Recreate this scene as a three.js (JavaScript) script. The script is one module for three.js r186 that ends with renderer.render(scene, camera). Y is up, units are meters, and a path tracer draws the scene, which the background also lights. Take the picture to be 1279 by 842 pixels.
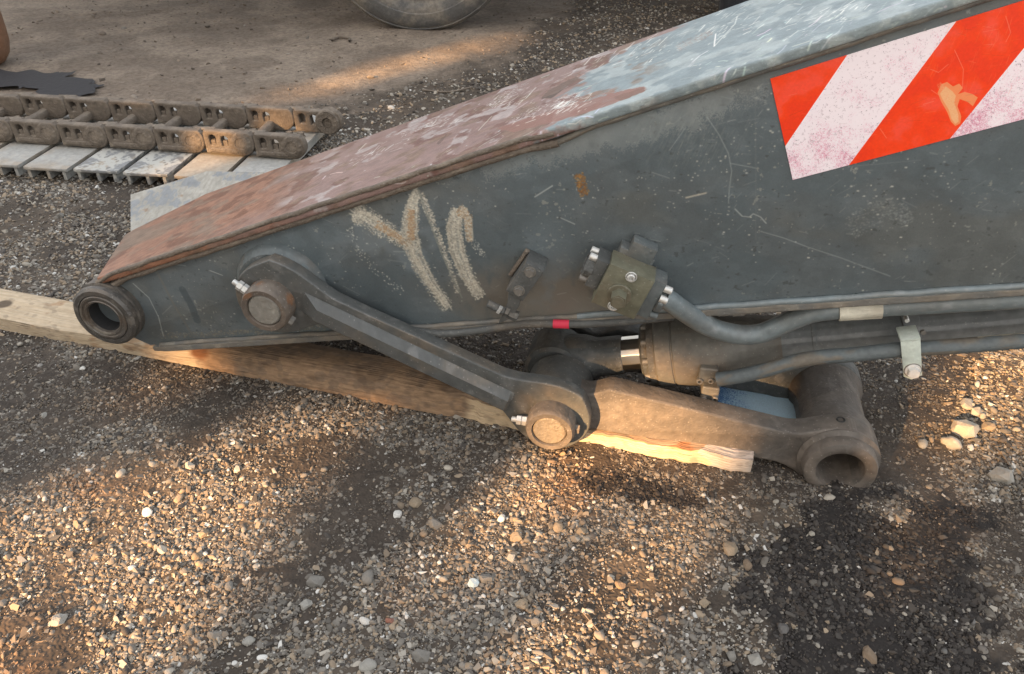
import * as THREE from 'three';
import { mergeGeometries, toCreasedNormals } from 'three/addons/utils/BufferGeometryUtils.js';
import { ConvexGeometry } from 'three/addons/geometries/ConvexGeometry.js';
import { RoundedBoxGeometry } from 'three/addons/geometries/RoundedBoxGeometry.js';

// ---------------------------------------------------------------- camera, sky, sun, exposure
const D2R = Math.PI / 180, V3 = (x, y, z) => new THREE.Vector3(x, y, z);
const CAM = { f: 1004, w: 1279, h: 842, pitch: 35 * D2R, y: 1.1 };
const scene = new THREE.Scene();
const camera = new THREE.PerspectiveCamera(2 * Math.atan(CAM.h / 2 / CAM.f) / D2R, CAM.w / CAM.h, 0.05, 400);
camera.position.set(0, CAM.y, 0);
camera.rotation.set(-CAM.pitch, 0, 0);
const renderer = new THREE.WebGLRenderer({ antialias: true });
renderer.setSize(1024, 674);
renderer.toneMapping = THREE.LinearToneMapping;
renderer.toneMappingExposure = 4.2;
renderer.shadowMap.enabled = true;

const SUN_AZ = 39 * D2R, SUN_EL = 18 * D2R;      // the low sun stands behind the viewer, to the left
const sunDir = V3(-Math.sin(SUN_AZ) * Math.cos(SUN_EL), Math.sin(SUN_EL), Math.cos(SUN_AZ) * Math.cos(SUN_EL));
{ // evening sky: clear blue-white overhead, pale warm air round the sun
  const W = 256, H = 128, data = new Float32Array(W * H * 4);
  for (let j = 0; j < H; j++) for (let i = 0; i < W; i++) {
    const el = ((j + 0.5) / H - 0.5) * Math.PI, az = ((i + 0.5) / W - 0.5) * 2 * Math.PI;
    const d = V3(Math.cos(el) * Math.cos(az), Math.sin(el), Math.cos(el) * Math.sin(az));
    const up = Math.max(0, d.y), c = Math.max(0, d.dot(sunDir)), low = Math.exp(-up * 4);
    const glow = 0.5 * Math.pow(c, 10) + 0.25 * Math.pow(c, 3);
    const k = (j * W + i) * 4, q = 0.86;
    data[k] = 0.395 + 0.11 * low + glow * 1.0; data[k + 1] = 0.415 + 0.08 * low + glow * 0.72; data[k + 2] = 0.455 + 0.0 * low + glow * 0.42; data[k + 3] = 1; for (let e = 0; e < 3; e++) data[k + e] *= q;
  }
  const t = new THREE.DataTexture(data, W, H, THREE.RGBAFormat, THREE.FloatType);
  t.mapping = THREE.EquirectangularReflectionMapping; t.magFilter = THREE.LinearFilter; t.minFilter = THREE.LinearFilter; t.needsUpdate = true;
  scene.background = t; scene.environment = t;
}
const sun = new THREE.DirectionalLight(new THREE.Color().setRGB(1, 0.57, 0.255), 5);
sun.position.copy(sunDir).multiplyScalar(20); sun.castShadow = true; sun.shadow.radius = 2.2;
sun.shadow.mapSize.set(4096, 4096);
Object.assign(sun.shadow.camera, { left: -9, right: 9, top: 9, bottom: -9, near: 1, far: 50 });
scene.add(sun, sun.target);

// ---------------------------------------------------------------- measuring: where a sight line meets the ground or a plane
const ray = (x, y) => { const X = (x - 639.5) / CAM.f, Y = (421 - y) / CAM.f, c = Math.cos(CAM.pitch), s = Math.sin(CAM.pitch); return V3(X, Y * c - s, -(c + Y * s)); };
const gnd = (x, y, H = 0) => { const r = ray(x, y), t = (H - CAM.y) / r.y; return V3(r.x * t, H, r.z * t); };
const YAW = 11 * D2R, ARM0 = V3(0, 0, -1.245);
const eu = V3(Math.cos(YAW), 0, Math.sin(YAW)), ew = V3(-Math.sin(YAW), 0, Math.cos(YAW));
const toArm = (p) => { const d = p.clone().sub(ARM0); return V3(d.dot(eu), d.y, d.dot(ew)); };
const A = (x, y, w = 0) => {                       // a point of the arm: along it, up, and out of its side plate
  const r = ray(x, y), t = (w - V3(0, CAM.y, 0).sub(ARM0).dot(ew)) / r.dot(ew);
  return toArm(V3(0, CAM.y, 0).addScaledVector(r, t));
};
const A2 = (x, y, w = 0) => { const p = A(x, y, w); return new THREE.Vector2(p.x, p.y); };

// ---------------------------------------------------------------- random, noise
let seed = 12345;
const rnd = () => { seed = (seed + 0x6d2b79f5) | 0; let t = Math.imul(seed ^ (seed >>> 15), 1 | seed); t = (t + Math.imul(t ^ (t >>> 7), 61 | t)) ^ t; return ((t ^ (t >>> 14)) >>> 0) / 4294967296; };
const rr = (a, b) => a + (b - a) * rnd();
const hash = (x, y, s = 0) => { let h = Math.imul(x, 374761393) + Math.imul(y, 668265263) + Math.imul(s, 982451653); h = Math.imul(h ^ (h >>> 13), 1274126177); return ((h ^ (h >>> 16)) >>> 0) / 4294967296; };
const vnoise = (x, y, s = 0, per = 0) => {
  let X = Math.floor(x), Y = Math.floor(y), fx = x - X, fy = y - Y; fx = fx * fx * (3 - 2 * fx); fy = fy * fy * (3 - 2 * fy);
  const w = (a) => per ? ((a % per) + per) % per : a;
  const a = hash(w(X), w(Y), s), b = hash(w(X + 1), w(Y), s), c = hash(w(X), w(Y + 1), s), d = hash(w(X + 1), w(Y + 1), s);
  return a + (b - a) * fx + (c - a) * fy + (a - b - c + d) * fx * fy;
};
const fbm = (x, y, o = 4, s = 0, per = 0) => { let v = 0, a = 0.5, n = 0; for (let i = 0; i < o; i++) { v += a * vnoise(x, y, s + i, per); n += a; a *= 0.5; x *= 2; y *= 2; per *= 2; } return v / n; };
const sst = (a, b, x) => { const t = Math.min(1, Math.max(0, (x - a) / (b - a))); return t * t * (3 - 2 * t); };
const mix = (a, b, t) => a.map((v, i) => v + (b[i] - v) * t);

// ---------------------------------------------------------------- textures and materials
const toS = (l) => 255 * (l <= 0.0031308 ? 12.92 * l : 1.055 * Math.pow(Math.max(0, l), 1 / 2.4) - 0.055);
function dataTex(N, fn, srgb = true, M = N) {       // fn(u, v) -> linear rgb in 0..1 (colour) or one number (data)
  const d = new Uint8Array(N * M * 4);
  for (let j = 0; j < M; j++) for (let i = 0; i < N; i++) {
    const c = fn(i / N, j / M), k = (j * N + i) * 4;
    for (let q = 0; q < 3; q++) { const v = c.length ? c[q] : c; d[k + q] = Math.max(0, Math.min(255, srgb ? toS(v) : v * 255)); }
    d[k + 3] = 255;
  }
  const t = new THREE.DataTexture(d, N, M); t.wrapS = t.wrapT = THREE.RepeatWrapping; t.magFilter = THREE.LinearFilter; t.minFilter = THREE.LinearMipmapLinearFilter; t.generateMipmaps = true;
  if (srgb) t.colorSpace = THREE.SRGBColorSpace; t.needsUpdate = true; return t;
}
const rep = (t, x, y = x) => { const c = t.clone(); c.repeat.set(x, y); c.needsUpdate = true; return c; };
// one tile = 0.4 m of grimy metal: base tone, worn patches, dust, fine specks
function grime(base, worn, dust, o = {}) {
  const { wornAmt = 0.35, dustAmt = 0.4, s = 1, N = 256 } = o;
  return dataTex(N, (u, v) => {
    const a = fbm(u * 5, v * 5, 5, s, 5), b = fbm(u * 12, v * 12, 4, s + 20, 12), c = hash(u * N | 0, v * N | 0, s), e = fbm(u * 40, v * 40, 2, s + 40, 40);
    let col = mix(base, dust, dustAmt * sst(0.4, 0.75, a) * (0.6 + 0.8 * e));
    col = mix(col, worn, wornAmt * sst(0.62, 0.75, b));
    if (c > 0.992) col = mix(col, [0.4, 0.38, 0.34], 0.5);
    const k = 0.82 + 0.36 * e * (0.8 + 0.4 * c); return col.map((x) => x * k);
  });
}
const bumpT = dataTex(256, (u, v) => 0.55 * fbm(u * 24, v * 24, 4, 7, 24) + 0.45 * fbm(u * 90, v * 90, 2, 9, 90), false);
const roughT = dataTex(256, (u, v) => 0.55 + 0.45 * fbm(u * 9, v * 9, 5, 3, 9), false);
const metalMat = (tex, o = {}) => new THREE.MeshStandardMaterial({ map: rep(tex, 2.5), bumpMap: rep(bumpT, 4), bumpScale: o.bump ?? 0.0012, roughnessMap: rep(roughT, 3), roughness: o.rough ?? 0.75, metalness: o.metal ?? 0.1, color: o.color ?? 0xffffff });
const T = {
  paint: grime([0.115, 0.135, 0.138], [0.19, 0.205, 0.205], [0.15, 0.13, 0.105], { s: 11, dustAmt: 0.5 }),
  cast: grime([0.088, 0.093, 0.09], [0.19, 0.19, 0.18], [0.14, 0.12, 0.095], { s: 31, dustAmt: 0.75, wornAmt: 0.4 }),
  brown: grime([0.1, 0.088, 0.076], [0.17, 0.15, 0.13], [0.15, 0.126, 0.103], { s: 51, dustAmt: 0.8, wornAmt: 0.45 }),
  rust: grime([0.12, 0.085, 0.062], [0.2, 0.095, 0.04], [0.19, 0.155, 0.12], { s: 71, dustAmt: 0.5, wornAmt: 0.6 }),
  olive: grime([0.135, 0.135, 0.095], [0.19, 0.185, 0.13], [0.16, 0.13, 0.09], { s: 91, dustAmt: 0.7 }),
  bluegrey: grime([0.17, 0.205, 0.215], [0.3, 0.32, 0.32], [0.15, 0.14, 0.12], { s: 111, dustAmt: 0.4, wornAmt: 0.4 }),
  mud: grime([0.145, 0.12, 0.095], [0.25, 0.21, 0.165], [0.2, 0.165, 0.128], { s: 131, dustAmt: 0.8, wornAmt: 0.5 }),
  shoe: grime([0.34, 0.34, 0.32], [0.44, 0.42, 0.38], [0.33, 0.27, 0.2], { s: 151, dustAmt: 0.6, wornAmt: 0.5 }),
  tyre: grime([0.1, 0.1, 0.097], [0.19, 0.185, 0.17], [0.2, 0.18, 0.15], { s: 171, dustAmt: 0.8 }),
  timber: grime([0.17, 0.14, 0.11], [0.2, 0.18, 0.15], [0.13, 0.11, 0.09], { s: 191 }),
};
const M = {
  paint: metalMat(T.paint, { rough: 0.7 }), cast: metalMat(T.cast, { rough: 0.68 }), castRough: metalMat(T.cast, { rough: 0.85, bump: 0.002 }),
  brown: metalMat(T.brown, { rough: 0.85, bump: 0.0016 }), rust: metalMat(T.rust, { rough: 0.95, bump: 0.002 }),
  olive: metalMat(T.olive, { rough: 0.6 }), bluegrey: metalMat(T.bluegrey, { rough: 0.55, bump: 0.0006 }),
  barrel: metalMat(grime([0.165, 0.18, 0.182], [0.24, 0.25, 0.25], [0.18, 0.16, 0.13], { s: 451 }), { rough: 0.5, bump: 0.0006 }), barrelDust: metalMat(grime([0.15, 0.148, 0.132], [0.21, 0.2, 0.17], [0.16, 0.13, 0.1], { s: 441, dustAmt: 0.6 }), { rough: 0.75 }),
  mud: metalMat(T.mud, { rough: 1, bump: 0.004 }), shoe: metalMat(T.shoe, { rough: 0.8, bump: 0.002 }), tyre: metalMat(T.tyre, { rough: 0.95, bump: 0.002 }),
  timber: metalMat(T.timber, { rough: 1, bump: 0.003 }),
  chrome: new THREE.MeshStandardMaterial({ color: new THREE.Color().setRGB(0.78, 0.78, 0.76), metalness: 1, roughness: 0.28 }),
  zinc: metalMat(grime([0.6, 0.61, 0.59], [0.7, 0.7, 0.67], [0.4, 0.36, 0.3], { s: 211 }), { rough: 0.42, metal: 0.4 }),
  dull: metalMat(grime([0.2, 0.19, 0.17], [0.35, 0.34, 0.31], [0.17, 0.14, 0.11], { s: 231 }), { rough: 0.7, metal: 0.3 }),
  pinFace: metalMat(grime([0.24, 0.235, 0.21], [0.42, 0.41, 0.36], [0.14, 0.12, 0.095], { s: 251, wornAmt: 0.8, dustAmt: 0.7 }), { rough: 0.6, metal: 0.2, bump: 0.002 }),
  pinFaceRust: metalMat(grime([0.19, 0.165, 0.13], [0.33, 0.29, 0.22], [0.12, 0.09, 0.065], { s: 271, wornAmt: 0.8, dustAmt: 0.7 }), { rough: 0.7, bump: 0.0025 }),
  cream: metalMat(grime([0.62, 0.6, 0.5], [0.7, 0.68, 0.58], [0.3, 0.26, 0.2], { s: 291 }), { rough: 0.7 }),
  paleGreen: metalMat(grime([0.6, 0.67, 0.6], [0.7, 0.74, 0.68], [0.35, 0.36, 0.3], { s: 311, dustAmt: 0.3 }), { rough: 0.5 }),
  red: new THREE.MeshStandardMaterial({ color: new THREE.Color().setRGB(0.62, 0.03, 0.07), roughness: 0.6 }),
  bore: metalMat(T.cast, { rough: 0.5, color: 0x8a8580 }),
  navy: metalMat(grime([0.02, 0.026, 0.036], [0.05, 0.055, 0.065], [0.04, 0.04, 0.042], { s: 331 }), { rough: 0.5 }),
  white: metalMat(grime([0.62, 0.62, 0.6], [0.7, 0.7, 0.68], [0.4, 0.36, 0.3], { s: 351 }), { rough: 0.5 }),
  paintDust: metalMat(grime([0.13, 0.13, 0.12], [0.24, 0.22, 0.18], [0.19, 0.165, 0.13], { s: 401, dustAmt: 0.9, wornAmt: 0.5 }), { rough: 0.85 }),
  brownRust: metalMat(grime([0.115, 0.095, 0.078], [0.21, 0.1, 0.045], [0.17, 0.14, 0.11], { s: 421, wornAmt: 0.75, dustAmt: 0.5 }), { rough: 0.9, bump: 0.002 }),
  bossSteel: metalMat(grime([0.085, 0.08, 0.073], [0.2, 0.185, 0.16], [0.14, 0.12, 0.098], { s: 461, wornAmt: 0.6, dustAmt: 0.7 }), { rough: 0.6, metal: 0.25, bump: 0.002 }), bushing: metalMat(grime([0.13, 0.122, 0.11], [0.3, 0.28, 0.24], [0.13, 0.1, 0.075], { s: 471, wornAmt: 0.7, dustAmt: 0.7 }), { rough: 0.5, metal: 0.4, bump: 0.0015 }),
  black: new THREE.MeshStandardMaterial({ color: new THREE.Color().setRGB(0.02, 0.02, 0.02), roughness: 0.8 }),
};

// ---------------------------------------------------------------- scene graph helpers
const used = {};
const numbered = (n) => { const k = used[n] = (used[n] ?? -1) + 1; return k ? n + '_' + String(k).padStart(3, '0') : n; };
function mesh(name, geos, mat, parent) {
  let g = Array.isArray(geos) ? (geos.length > 1 ? mergeGeometries(geos.map(plain)) : geos[0]) : geos;
  const m = new THREE.Mesh(g, mat); m.castShadow = m.receiveShadow = true;
  m.name = parent ? name : numbered(name); (parent ?? scene).add(m); return m;
}
function plain(g) {                                  // position, normal and uv only, without an index
  let q = g.index ? g.toNonIndexed() : g;
  for (const k of Object.keys(q.attributes)) if (!['position', 'normal', 'uv'].includes(k)) q.deleteAttribute(k);
  if (!q.attributes.uv) q.setAttribute('uv', new THREE.BufferAttribute(new Float32Array(q.attributes.position.count * 2), 2));
  q.clearGroups?.(); return q;
}
function boxUV(g) {                                  // uv in metres, by the main way each face points
  const q = plain(g), p = q.attributes.position, uv = q.attributes.uv, a = V3(), b = V3(), c = V3();
  for (let i = 0; i < p.count; i += 3) {
    a.fromBufferAttribute(p, i); b.fromBufferAttribute(p, i + 1); c.fromBufferAttribute(p, i + 2);
    const n = b.clone().sub(a).cross(c.clone().sub(a)), x = Math.abs(n.x), y = Math.abs(n.y), z = Math.abs(n.z);
    [a, b, c].forEach((v, k) => { if (z >= x && z >= y) uv.setXY(i + k, v.x, v.y); else if (y >= x) uv.setXY(i + k, v.x + 0.31, v.z); else uv.setXY(i + k, v.z + 0.17, v.y); });
  }
  return q;
}
function tag(o, label, category, group, kind) { if (label) o.userData.label = label; if (category) o.userData.category = category; if (group) o.userData.group = group; if (kind) o.userData.kind = kind; return o; }
function thing(name, label, category, pos = V3(0, 0, 0), turn = 0, group) { const g = new THREE.Group(); g.name = numbered(name); g.position.copy(pos); g.rotation.y = turn; scene.add(g); return tag(g, label, category, group); }

// ---------------------------------------------------------------- shape helpers
function extrude(pts, w0, w1, o = {}) {              // outline in two axes, thickness in the third
  const b = o.bevel ?? 0.0015, sh = new THREE.Shape(pts.map((p) => new THREE.Vector2(p.x, p.y)));
  for (const h of o.holes ?? []) { const q = new THREE.Path(); q.absarc(h[0], h[1], h[2], 0, Math.PI * 2, true); sh.holes.push(q); }
  for (const h of o.cuts ?? []) sh.holes.push(new THREE.Path(h.map((p) => new THREE.Vector2(p.x, p.y))));
  const g = new THREE.ExtrudeGeometry(sh, { depth: Math.max(1e-4, w1 - w0 - 2 * b), bevelEnabled: b > 0, bevelThickness: b, bevelSize: b, bevelOffset: -b, bevelSegments: o.seg ?? 2, curveSegments: 40 });
  g.translate(0, 0, w0 + b); return o.raw ? g : boxUV(toCreasedNormals(plain(g), 0.6));
}
function lathe(prof, n = 56) {                       // profile of (radius, along), turned to run along +z
  const g = new THREE.LatheGeometry(prof.map((p) => new THREE.Vector2(Math.max(p[0], 1e-5), p[1])), n); g.rotateX(Math.PI / 2);
  return boxUV(toCreasedNormals(plain(g), 0.6));
}
const rod = (r, a, b, c = 0.002) => lathe([[0, a], [r - c, a], [r, a + c], [r, b - c], [r - c, b], [0, b]]);        // along +z from a to b
const ring = (ri, ro, a, b, c = 0.003) => lathe([[ri, a], [ro - c, a], [ro, a + c], [ro, b - c], [ro - c, b], [ri + c, b], [ri, b - c], [ri, a]]);
function aim(g, from, dir) {                         // moves a geometry built along +z so that it starts at from and runs along dir
  g.applyQuaternion(new THREE.Quaternion().setFromUnitVectors(V3(0, 0, 1), dir.clone().normalize())); g.translate(from.x, from.y, from.z); return g;
}
function hexHead(r, h, washer = true) {
  const g = [toCreasedNormals(plain(new THREE.CylinderGeometry(r * 0.97, r, h, 6).rotateX(Math.PI / 2).translate(0, 0, h / 2)), 0.3)];
  if (washer) g.push(rod(r * 1.25, 0, h * 0.18, h * 0.04));
  g.push(rod(r * 0.72, h, h * 1.06, 0.0003));
  return boxUV(mergeGeometries(g.map(plain)));
}
function socketHead(r, h) { return lathe([[0, 0], [r, 0], [r, h - r * 0.15], [r * 0.85, h], [r * 0.5, h], [r * 0.5, h * 0.45], [0, h * 0.45]], 24); }
function tube(pts, r, n = 80, rs = 16) {
  const c = new THREE.CatmullRomCurve3(pts, false, 'centripetal'), g = new THREE.TubeGeometry(c, n, r, rs, false);
  const uv = g.attributes.uv, L = c.getLength(); for (let i = 0; i < uv.count; i++) uv.setXY(i, uv.getX(i) * L, uv.getY(i) * 2 * Math.PI * r);
  return plain(g);
}
const cvec = (p, n, k) => p.clone().addScaledVector(n, k);
// outline of two eyes joined by a bar, along the line P-Q; f(t, y) < 0 inside
function blobOutline(P, Q, f, t0, t1, yMax, n = 90) {
  const d = Q.clone().sub(P), L = d.length(); d.divideScalar(L); const m = new THREE.Vector2(-d.y, d.x), top = [], bot = [];
  for (let i = 0; i <= n; i++) {
    const t = t0 + (t1 - t0) * (0.5 - 0.5 * Math.cos(Math.PI * i / n));
    const y0 = 0; if (f(t, y0) > 0) continue;
    for (const s of [1, -1]) { let a = 0, b = yMax; for (let k = 0; k < 26; k++) { const c = (a + b) / 2; f(t, s * c) < 0 ? a = c : b = c; } const q = P.clone().addScaledVector(d, t).addScaledVector(m, s * a); (s > 0 ? top : bot).push(q); }
  }
  return bot.concat(top.reverse());
}
const smin = (a, b, k) => { const h = Math.max(k - Math.abs(a - b), 0) / k; return Math.min(a, b) - h * h * k / 4; };

// ================================================================ THE GROUND
const inPoly = (p, poly) => { let c = false; for (let i = 0, j = poly.length - 1; i < poly.length; j = i++) { const a = poly[i], b = poly[j]; if ((a.z > p.z) !== (b.z > p.z) && p.x < (b.x - a.x) * (p.z - a.z) / (b.z - a.z) + a.x) c = !c; } return c; };
const distPoly = (p, poly) => {                      // signed distance, negative inside
  let m = 1e9; for (let i = 0, j = poly.length - 1; i < poly.length; j = i++) { const a = poly[j], b = poly[i], dx = b.x - a.x, dz = b.z - a.z, t = Math.max(0, Math.min(1, ((p.x - a.x) * dx + (p.z - a.z) * dz) / (dx * dx + dz * dz))); m = Math.min(m, Math.hypot(p.x - a.x - dx * t, p.z - a.z - dz * t)); }
  return inPoly(p, poly) ? -m : m;
};
const P = (...a) => a.map(([x, y]) => gnd(x, y));
const dirtPoly = [V3(-60, 0, -60), V3(-60, 0, -3.3), ...P([-250, 150], [120, 145], [330, 140], [470, 118], [560, 96], [620, 70], [668, 36], [720, 5]), V3(0.9, 0, -60)];
const oilShadePolys = [P([706, 590], [770, 592], [896, 624], [884, 640], [800, 632], [740, 612]), P([900, 660], [1000, 630], [1180, 640], [1240, 700], [1300, 790], [1260, 900], [960, 900], [930, 770], [900, 710])], oilShadeStr = [0.97, 0.95];  // oily stains; the larger one also has some shade painted into it
// bare dark soil with few stones, plus shade of unlit ground painted in
const soilShadePolys = [P([-80, 430], [180, 456], [330, 500], [300, 535], [140, 545], [70, 610], [-80, 640]), P([330, 560], [470, 545], [640, 545], [650, 600], [540, 600], [470, 690], [380, 720], [340, 650]), P([690, 420], [1000, 470], [1170, 470], [1175, 640], [900, 640], [700, 560]), P([380, 420], [660, 425], [660, 520], [540, 500], [380, 450]), P([60, 690], [110, 700], [70, 790], [10, 780]), P([1170, 610], [1240, 650], [1340, 640], [1340, 900], [1200, 900], [1190, 740])];
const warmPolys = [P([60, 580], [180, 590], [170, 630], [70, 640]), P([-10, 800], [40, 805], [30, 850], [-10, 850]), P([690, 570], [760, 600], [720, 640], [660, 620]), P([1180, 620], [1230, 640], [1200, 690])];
const puddlePoly = P([-140, 92], [-20, 91], [60, 92], [88, 97], [120, 106], [134, 111], [122, 120], [70, 122], [40, 118], [10, 110], [-140, 112]);
function groundInfo(p) {
  const n1 = fbm(p.x * 5 + 40, p.z * 5 + 40, 4, 1), n2 = fbm(p.x * 16 + 90, p.z * 16 + 90, 3, 5);
  const dirt = p.z > -2.6 ? 0 : 1 - sst(-0.12, 0.12, distPoly(p, dirtPoly) + (n1 - 0.5) * 0.5 + (n2 - 0.5) * 0.2);
  let oil = 0, soilShade = 0; if (p.z > -3) { const n3 = fbm(p.x * 45, p.z * 45, 2, 8) - 0.5; oilShadePolys.forEach((q, i) => { const d = distPoly(p, q) + ((n1 - 0.5) * 0.26 + (n2 - 0.5) * 0.2 + n3 * 0.1) * (i ? 1 : 0.35); oil = Math.max(oil, oilShadeStr[i] * (1 - sst(-0.015, 0.025, d))); }); for (const q of soilShadePolys) soilShade = Math.max(soilShade, 1 - sst(-0.02, 0.03, distPoly(p, q) + (n1 - 0.5) * 0.22 + (n2 - 0.5) * 0.2 + n3 * 0.08)); }
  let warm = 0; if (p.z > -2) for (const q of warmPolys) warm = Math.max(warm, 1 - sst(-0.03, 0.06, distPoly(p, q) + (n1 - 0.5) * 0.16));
  return { dirt, oil, soilShade, warm, n1, n2 };
}
function groundH(x, z) {
  const fade = 1 - sst(5, 9, Math.hypot(x, z + 2));
  let h = (fbm(x * 1.7 + 7, z * 1.7 + 3, 3, 60) - 0.5) * 0.03 + (fbm(x * 9, z * 9, 3, 63) - 0.5) * 0.014;
  h += 0.016 * Math.exp(-(((x - 0.6) / 0.15) ** 4 + ((z + 1.03) / 0.06) ** 4));           // gravel pushed up against the link's end
  return h * fade;
}
{
  const line = (lo, hi, a, b, fine, coarse) => { const r = []; for (let v = a; v < b + 1e-6; v += fine) r.push(v); let s = fine; for (let v = b; v < hi;) { s *= coarse; v += s; r.push(Math.min(v, hi)); } s = fine; for (let v = a; v > lo;) { s *= coarse; v -= s; r.unshift(Math.max(v, lo)); } return r; };
  const xs = line(-140, 140, -2.4, 2.4, 0.014, 1.35), zs = line(-140, 140, -5.6, -0.55, 0.014, 1.35);
  const nx = xs.length, nz = zs.length, pos = new Float32Array(nx * nz * 3), col = new Float32Array(nx * nz * 3), uv = new Float32Array(nx * nz * 2), idx = [], p = V3();
  for (let j = 0; j < nz; j++) for (let i = 0; i < nx; i++) {
    const k = j * nx + i; p.set(xs[i], 0, zs[j]);
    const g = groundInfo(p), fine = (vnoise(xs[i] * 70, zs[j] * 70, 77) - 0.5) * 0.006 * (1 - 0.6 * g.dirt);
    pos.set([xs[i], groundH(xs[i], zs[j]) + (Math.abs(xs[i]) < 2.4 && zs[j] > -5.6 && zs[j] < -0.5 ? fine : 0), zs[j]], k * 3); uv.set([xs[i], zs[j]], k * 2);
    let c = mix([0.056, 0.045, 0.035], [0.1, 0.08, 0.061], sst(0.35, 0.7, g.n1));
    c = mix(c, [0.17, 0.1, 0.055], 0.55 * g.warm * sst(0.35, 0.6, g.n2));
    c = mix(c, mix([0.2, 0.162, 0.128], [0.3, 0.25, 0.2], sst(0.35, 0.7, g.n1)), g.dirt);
    c = mix(c, [0.055, 0.044, 0.035], 0.6 * g.soilShade); c = mix(c, [0.018, 0.0155, 0.0145], g.oil);  // dark ground tones, partly painted shade
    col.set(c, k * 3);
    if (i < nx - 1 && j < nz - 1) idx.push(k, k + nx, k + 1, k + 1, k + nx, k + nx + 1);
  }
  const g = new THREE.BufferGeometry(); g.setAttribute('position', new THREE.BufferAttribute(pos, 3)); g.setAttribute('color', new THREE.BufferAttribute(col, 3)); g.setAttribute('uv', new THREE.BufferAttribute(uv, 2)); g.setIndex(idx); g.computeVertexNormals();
  const det = dataTex(1024, (u, v) => { const e = fbm(u * 60, v * 60, 4, 400, 60), f = vnoise(u * 300, v * 300, 410, 300); const s = f > 0.83 ? 1.7 : 1; const k = (0.45 + 0.75 * e) * s; return [Math.min(1, k), Math.min(1, k * 0.985), Math.min(1, k * 0.96)]; });
  const bmp = dataTex(1024, (u, v) => 0.5 * fbm(u * 45, v * 45, 3, 420, 45) + 0.5 * Math.max(0, vnoise(u * 150, v * 150, 430, 150)), false);
  const m = new THREE.MeshStandardMaterial({ vertexColors: true, map: rep(det, 1.31), bumpMap: rep(bmp, 1.73), bumpScale: 0.003, roughness: 0.96 });
  tag(mesh('ground', g, m), 'brown dirt and gravel ground of the yard', 'ground', null, 'structure');
}
{ // wet dark stain left by a puddle on the packed dirt
  const pts = []; const q = puddlePoly; for (let i = 0; i < q.length; i++) { const a = q[i], b = q[(i + 1) % q.length]; for (let k = 0; k < 8; k++) { const t = k / 8, x = a.x + (b.x - a.x) * t, z = a.z + (b.z - a.z) * t; pts.push(new THREE.Vector2(x + (fbm(x * 22, z * 22, 4, 500) - 0.5) * 0.16, -(z + (fbm(x * 22, z * 22, 4, 510) - 0.5) * 0.2))); } }
  const g = new THREE.ShapeGeometry(new THREE.Shape(pts)); g.rotateX(-Math.PI / 2); g.translate(0, 0.013, 0);
  tag(mesh('puddle', plain(g), new THREE.MeshStandardMaterial({ color: new THREE.Color().setRGB(0.03, 0.03, 0.034), roughness: 0.75, bumpMap: rep(bumpT, 2), bumpScale: 0.002 })), 'dark wet puddle patch on the packed dirt behind the track', 'puddle', null, 'structure');
}

// ---------------------------------------------------------------- gravel
function stoneGeo(kind) {
  const pts = [];
  if (kind < 7) { for (let i = 0; i < 9 + kind; i++) { const v = V3(rr(-1, 1), rr(-1, 1), rr(-1, 1)); v.multiplyScalar(1 / Math.max(0.75, Math.max(Math.abs(v.x), Math.abs(v.y), Math.abs(v.z)))).multiplyScalar(rr(0.72, 0.95)); pts.push(V3(v.x * rr(0.95, 1.15), v.y * 0.68, v.z * 0.85)); } return plain(new ConvexGeometry(pts)); }
  const g = new THREE.IcosahedronGeometry(1, 2), p = g.attributes.position, s = kind * 7;
  for (let i = 0; i < p.count; i++) { const v = V3().fromBufferAttribute(p, i), k = 0.8 + 0.4 * vnoise(v.x * 1.4 + s + 9, v.y * 1.4 + v.z * 1.1 + s + 9, s); p.setXYZ(i, v.x * k, v.y * 0.62 * k, v.z * 0.78 * k); }
  return toCreasedNormals(plain(g), 1.2);
}
const stoneShapes = Array.from({ length: 10 }, (_, i) => stoneGeo(i));
const stoneBump = rep(bumpT, 1);
const stoneMat = new THREE.MeshStandardMaterial({ roughness: 0.92, bumpMap: stoneBump, bumpScale: 0.0006 });
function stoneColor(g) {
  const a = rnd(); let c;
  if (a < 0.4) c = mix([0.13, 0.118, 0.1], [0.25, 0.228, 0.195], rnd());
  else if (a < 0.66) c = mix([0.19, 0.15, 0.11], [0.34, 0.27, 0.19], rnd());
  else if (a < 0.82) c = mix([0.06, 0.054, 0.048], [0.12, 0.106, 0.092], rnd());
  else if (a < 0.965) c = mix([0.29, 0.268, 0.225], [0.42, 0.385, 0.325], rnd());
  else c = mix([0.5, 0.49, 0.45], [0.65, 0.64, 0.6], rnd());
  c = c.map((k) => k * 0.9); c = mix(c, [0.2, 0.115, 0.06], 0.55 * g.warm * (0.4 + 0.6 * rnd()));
  c = mix(c, [0.075, 0.06, 0.047], g.soilShade * (rnd() < 0.4 ? 0.1 : 0.6)); if (rnd() < g.oil * 0.97) c = mix(c, [0.023, 0.0195, 0.018], rr(0.75, 1));  // stones take the same dark tones, painted shade included
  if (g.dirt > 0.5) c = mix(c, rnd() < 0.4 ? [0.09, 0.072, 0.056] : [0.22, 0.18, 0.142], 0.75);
  return c;
}
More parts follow.
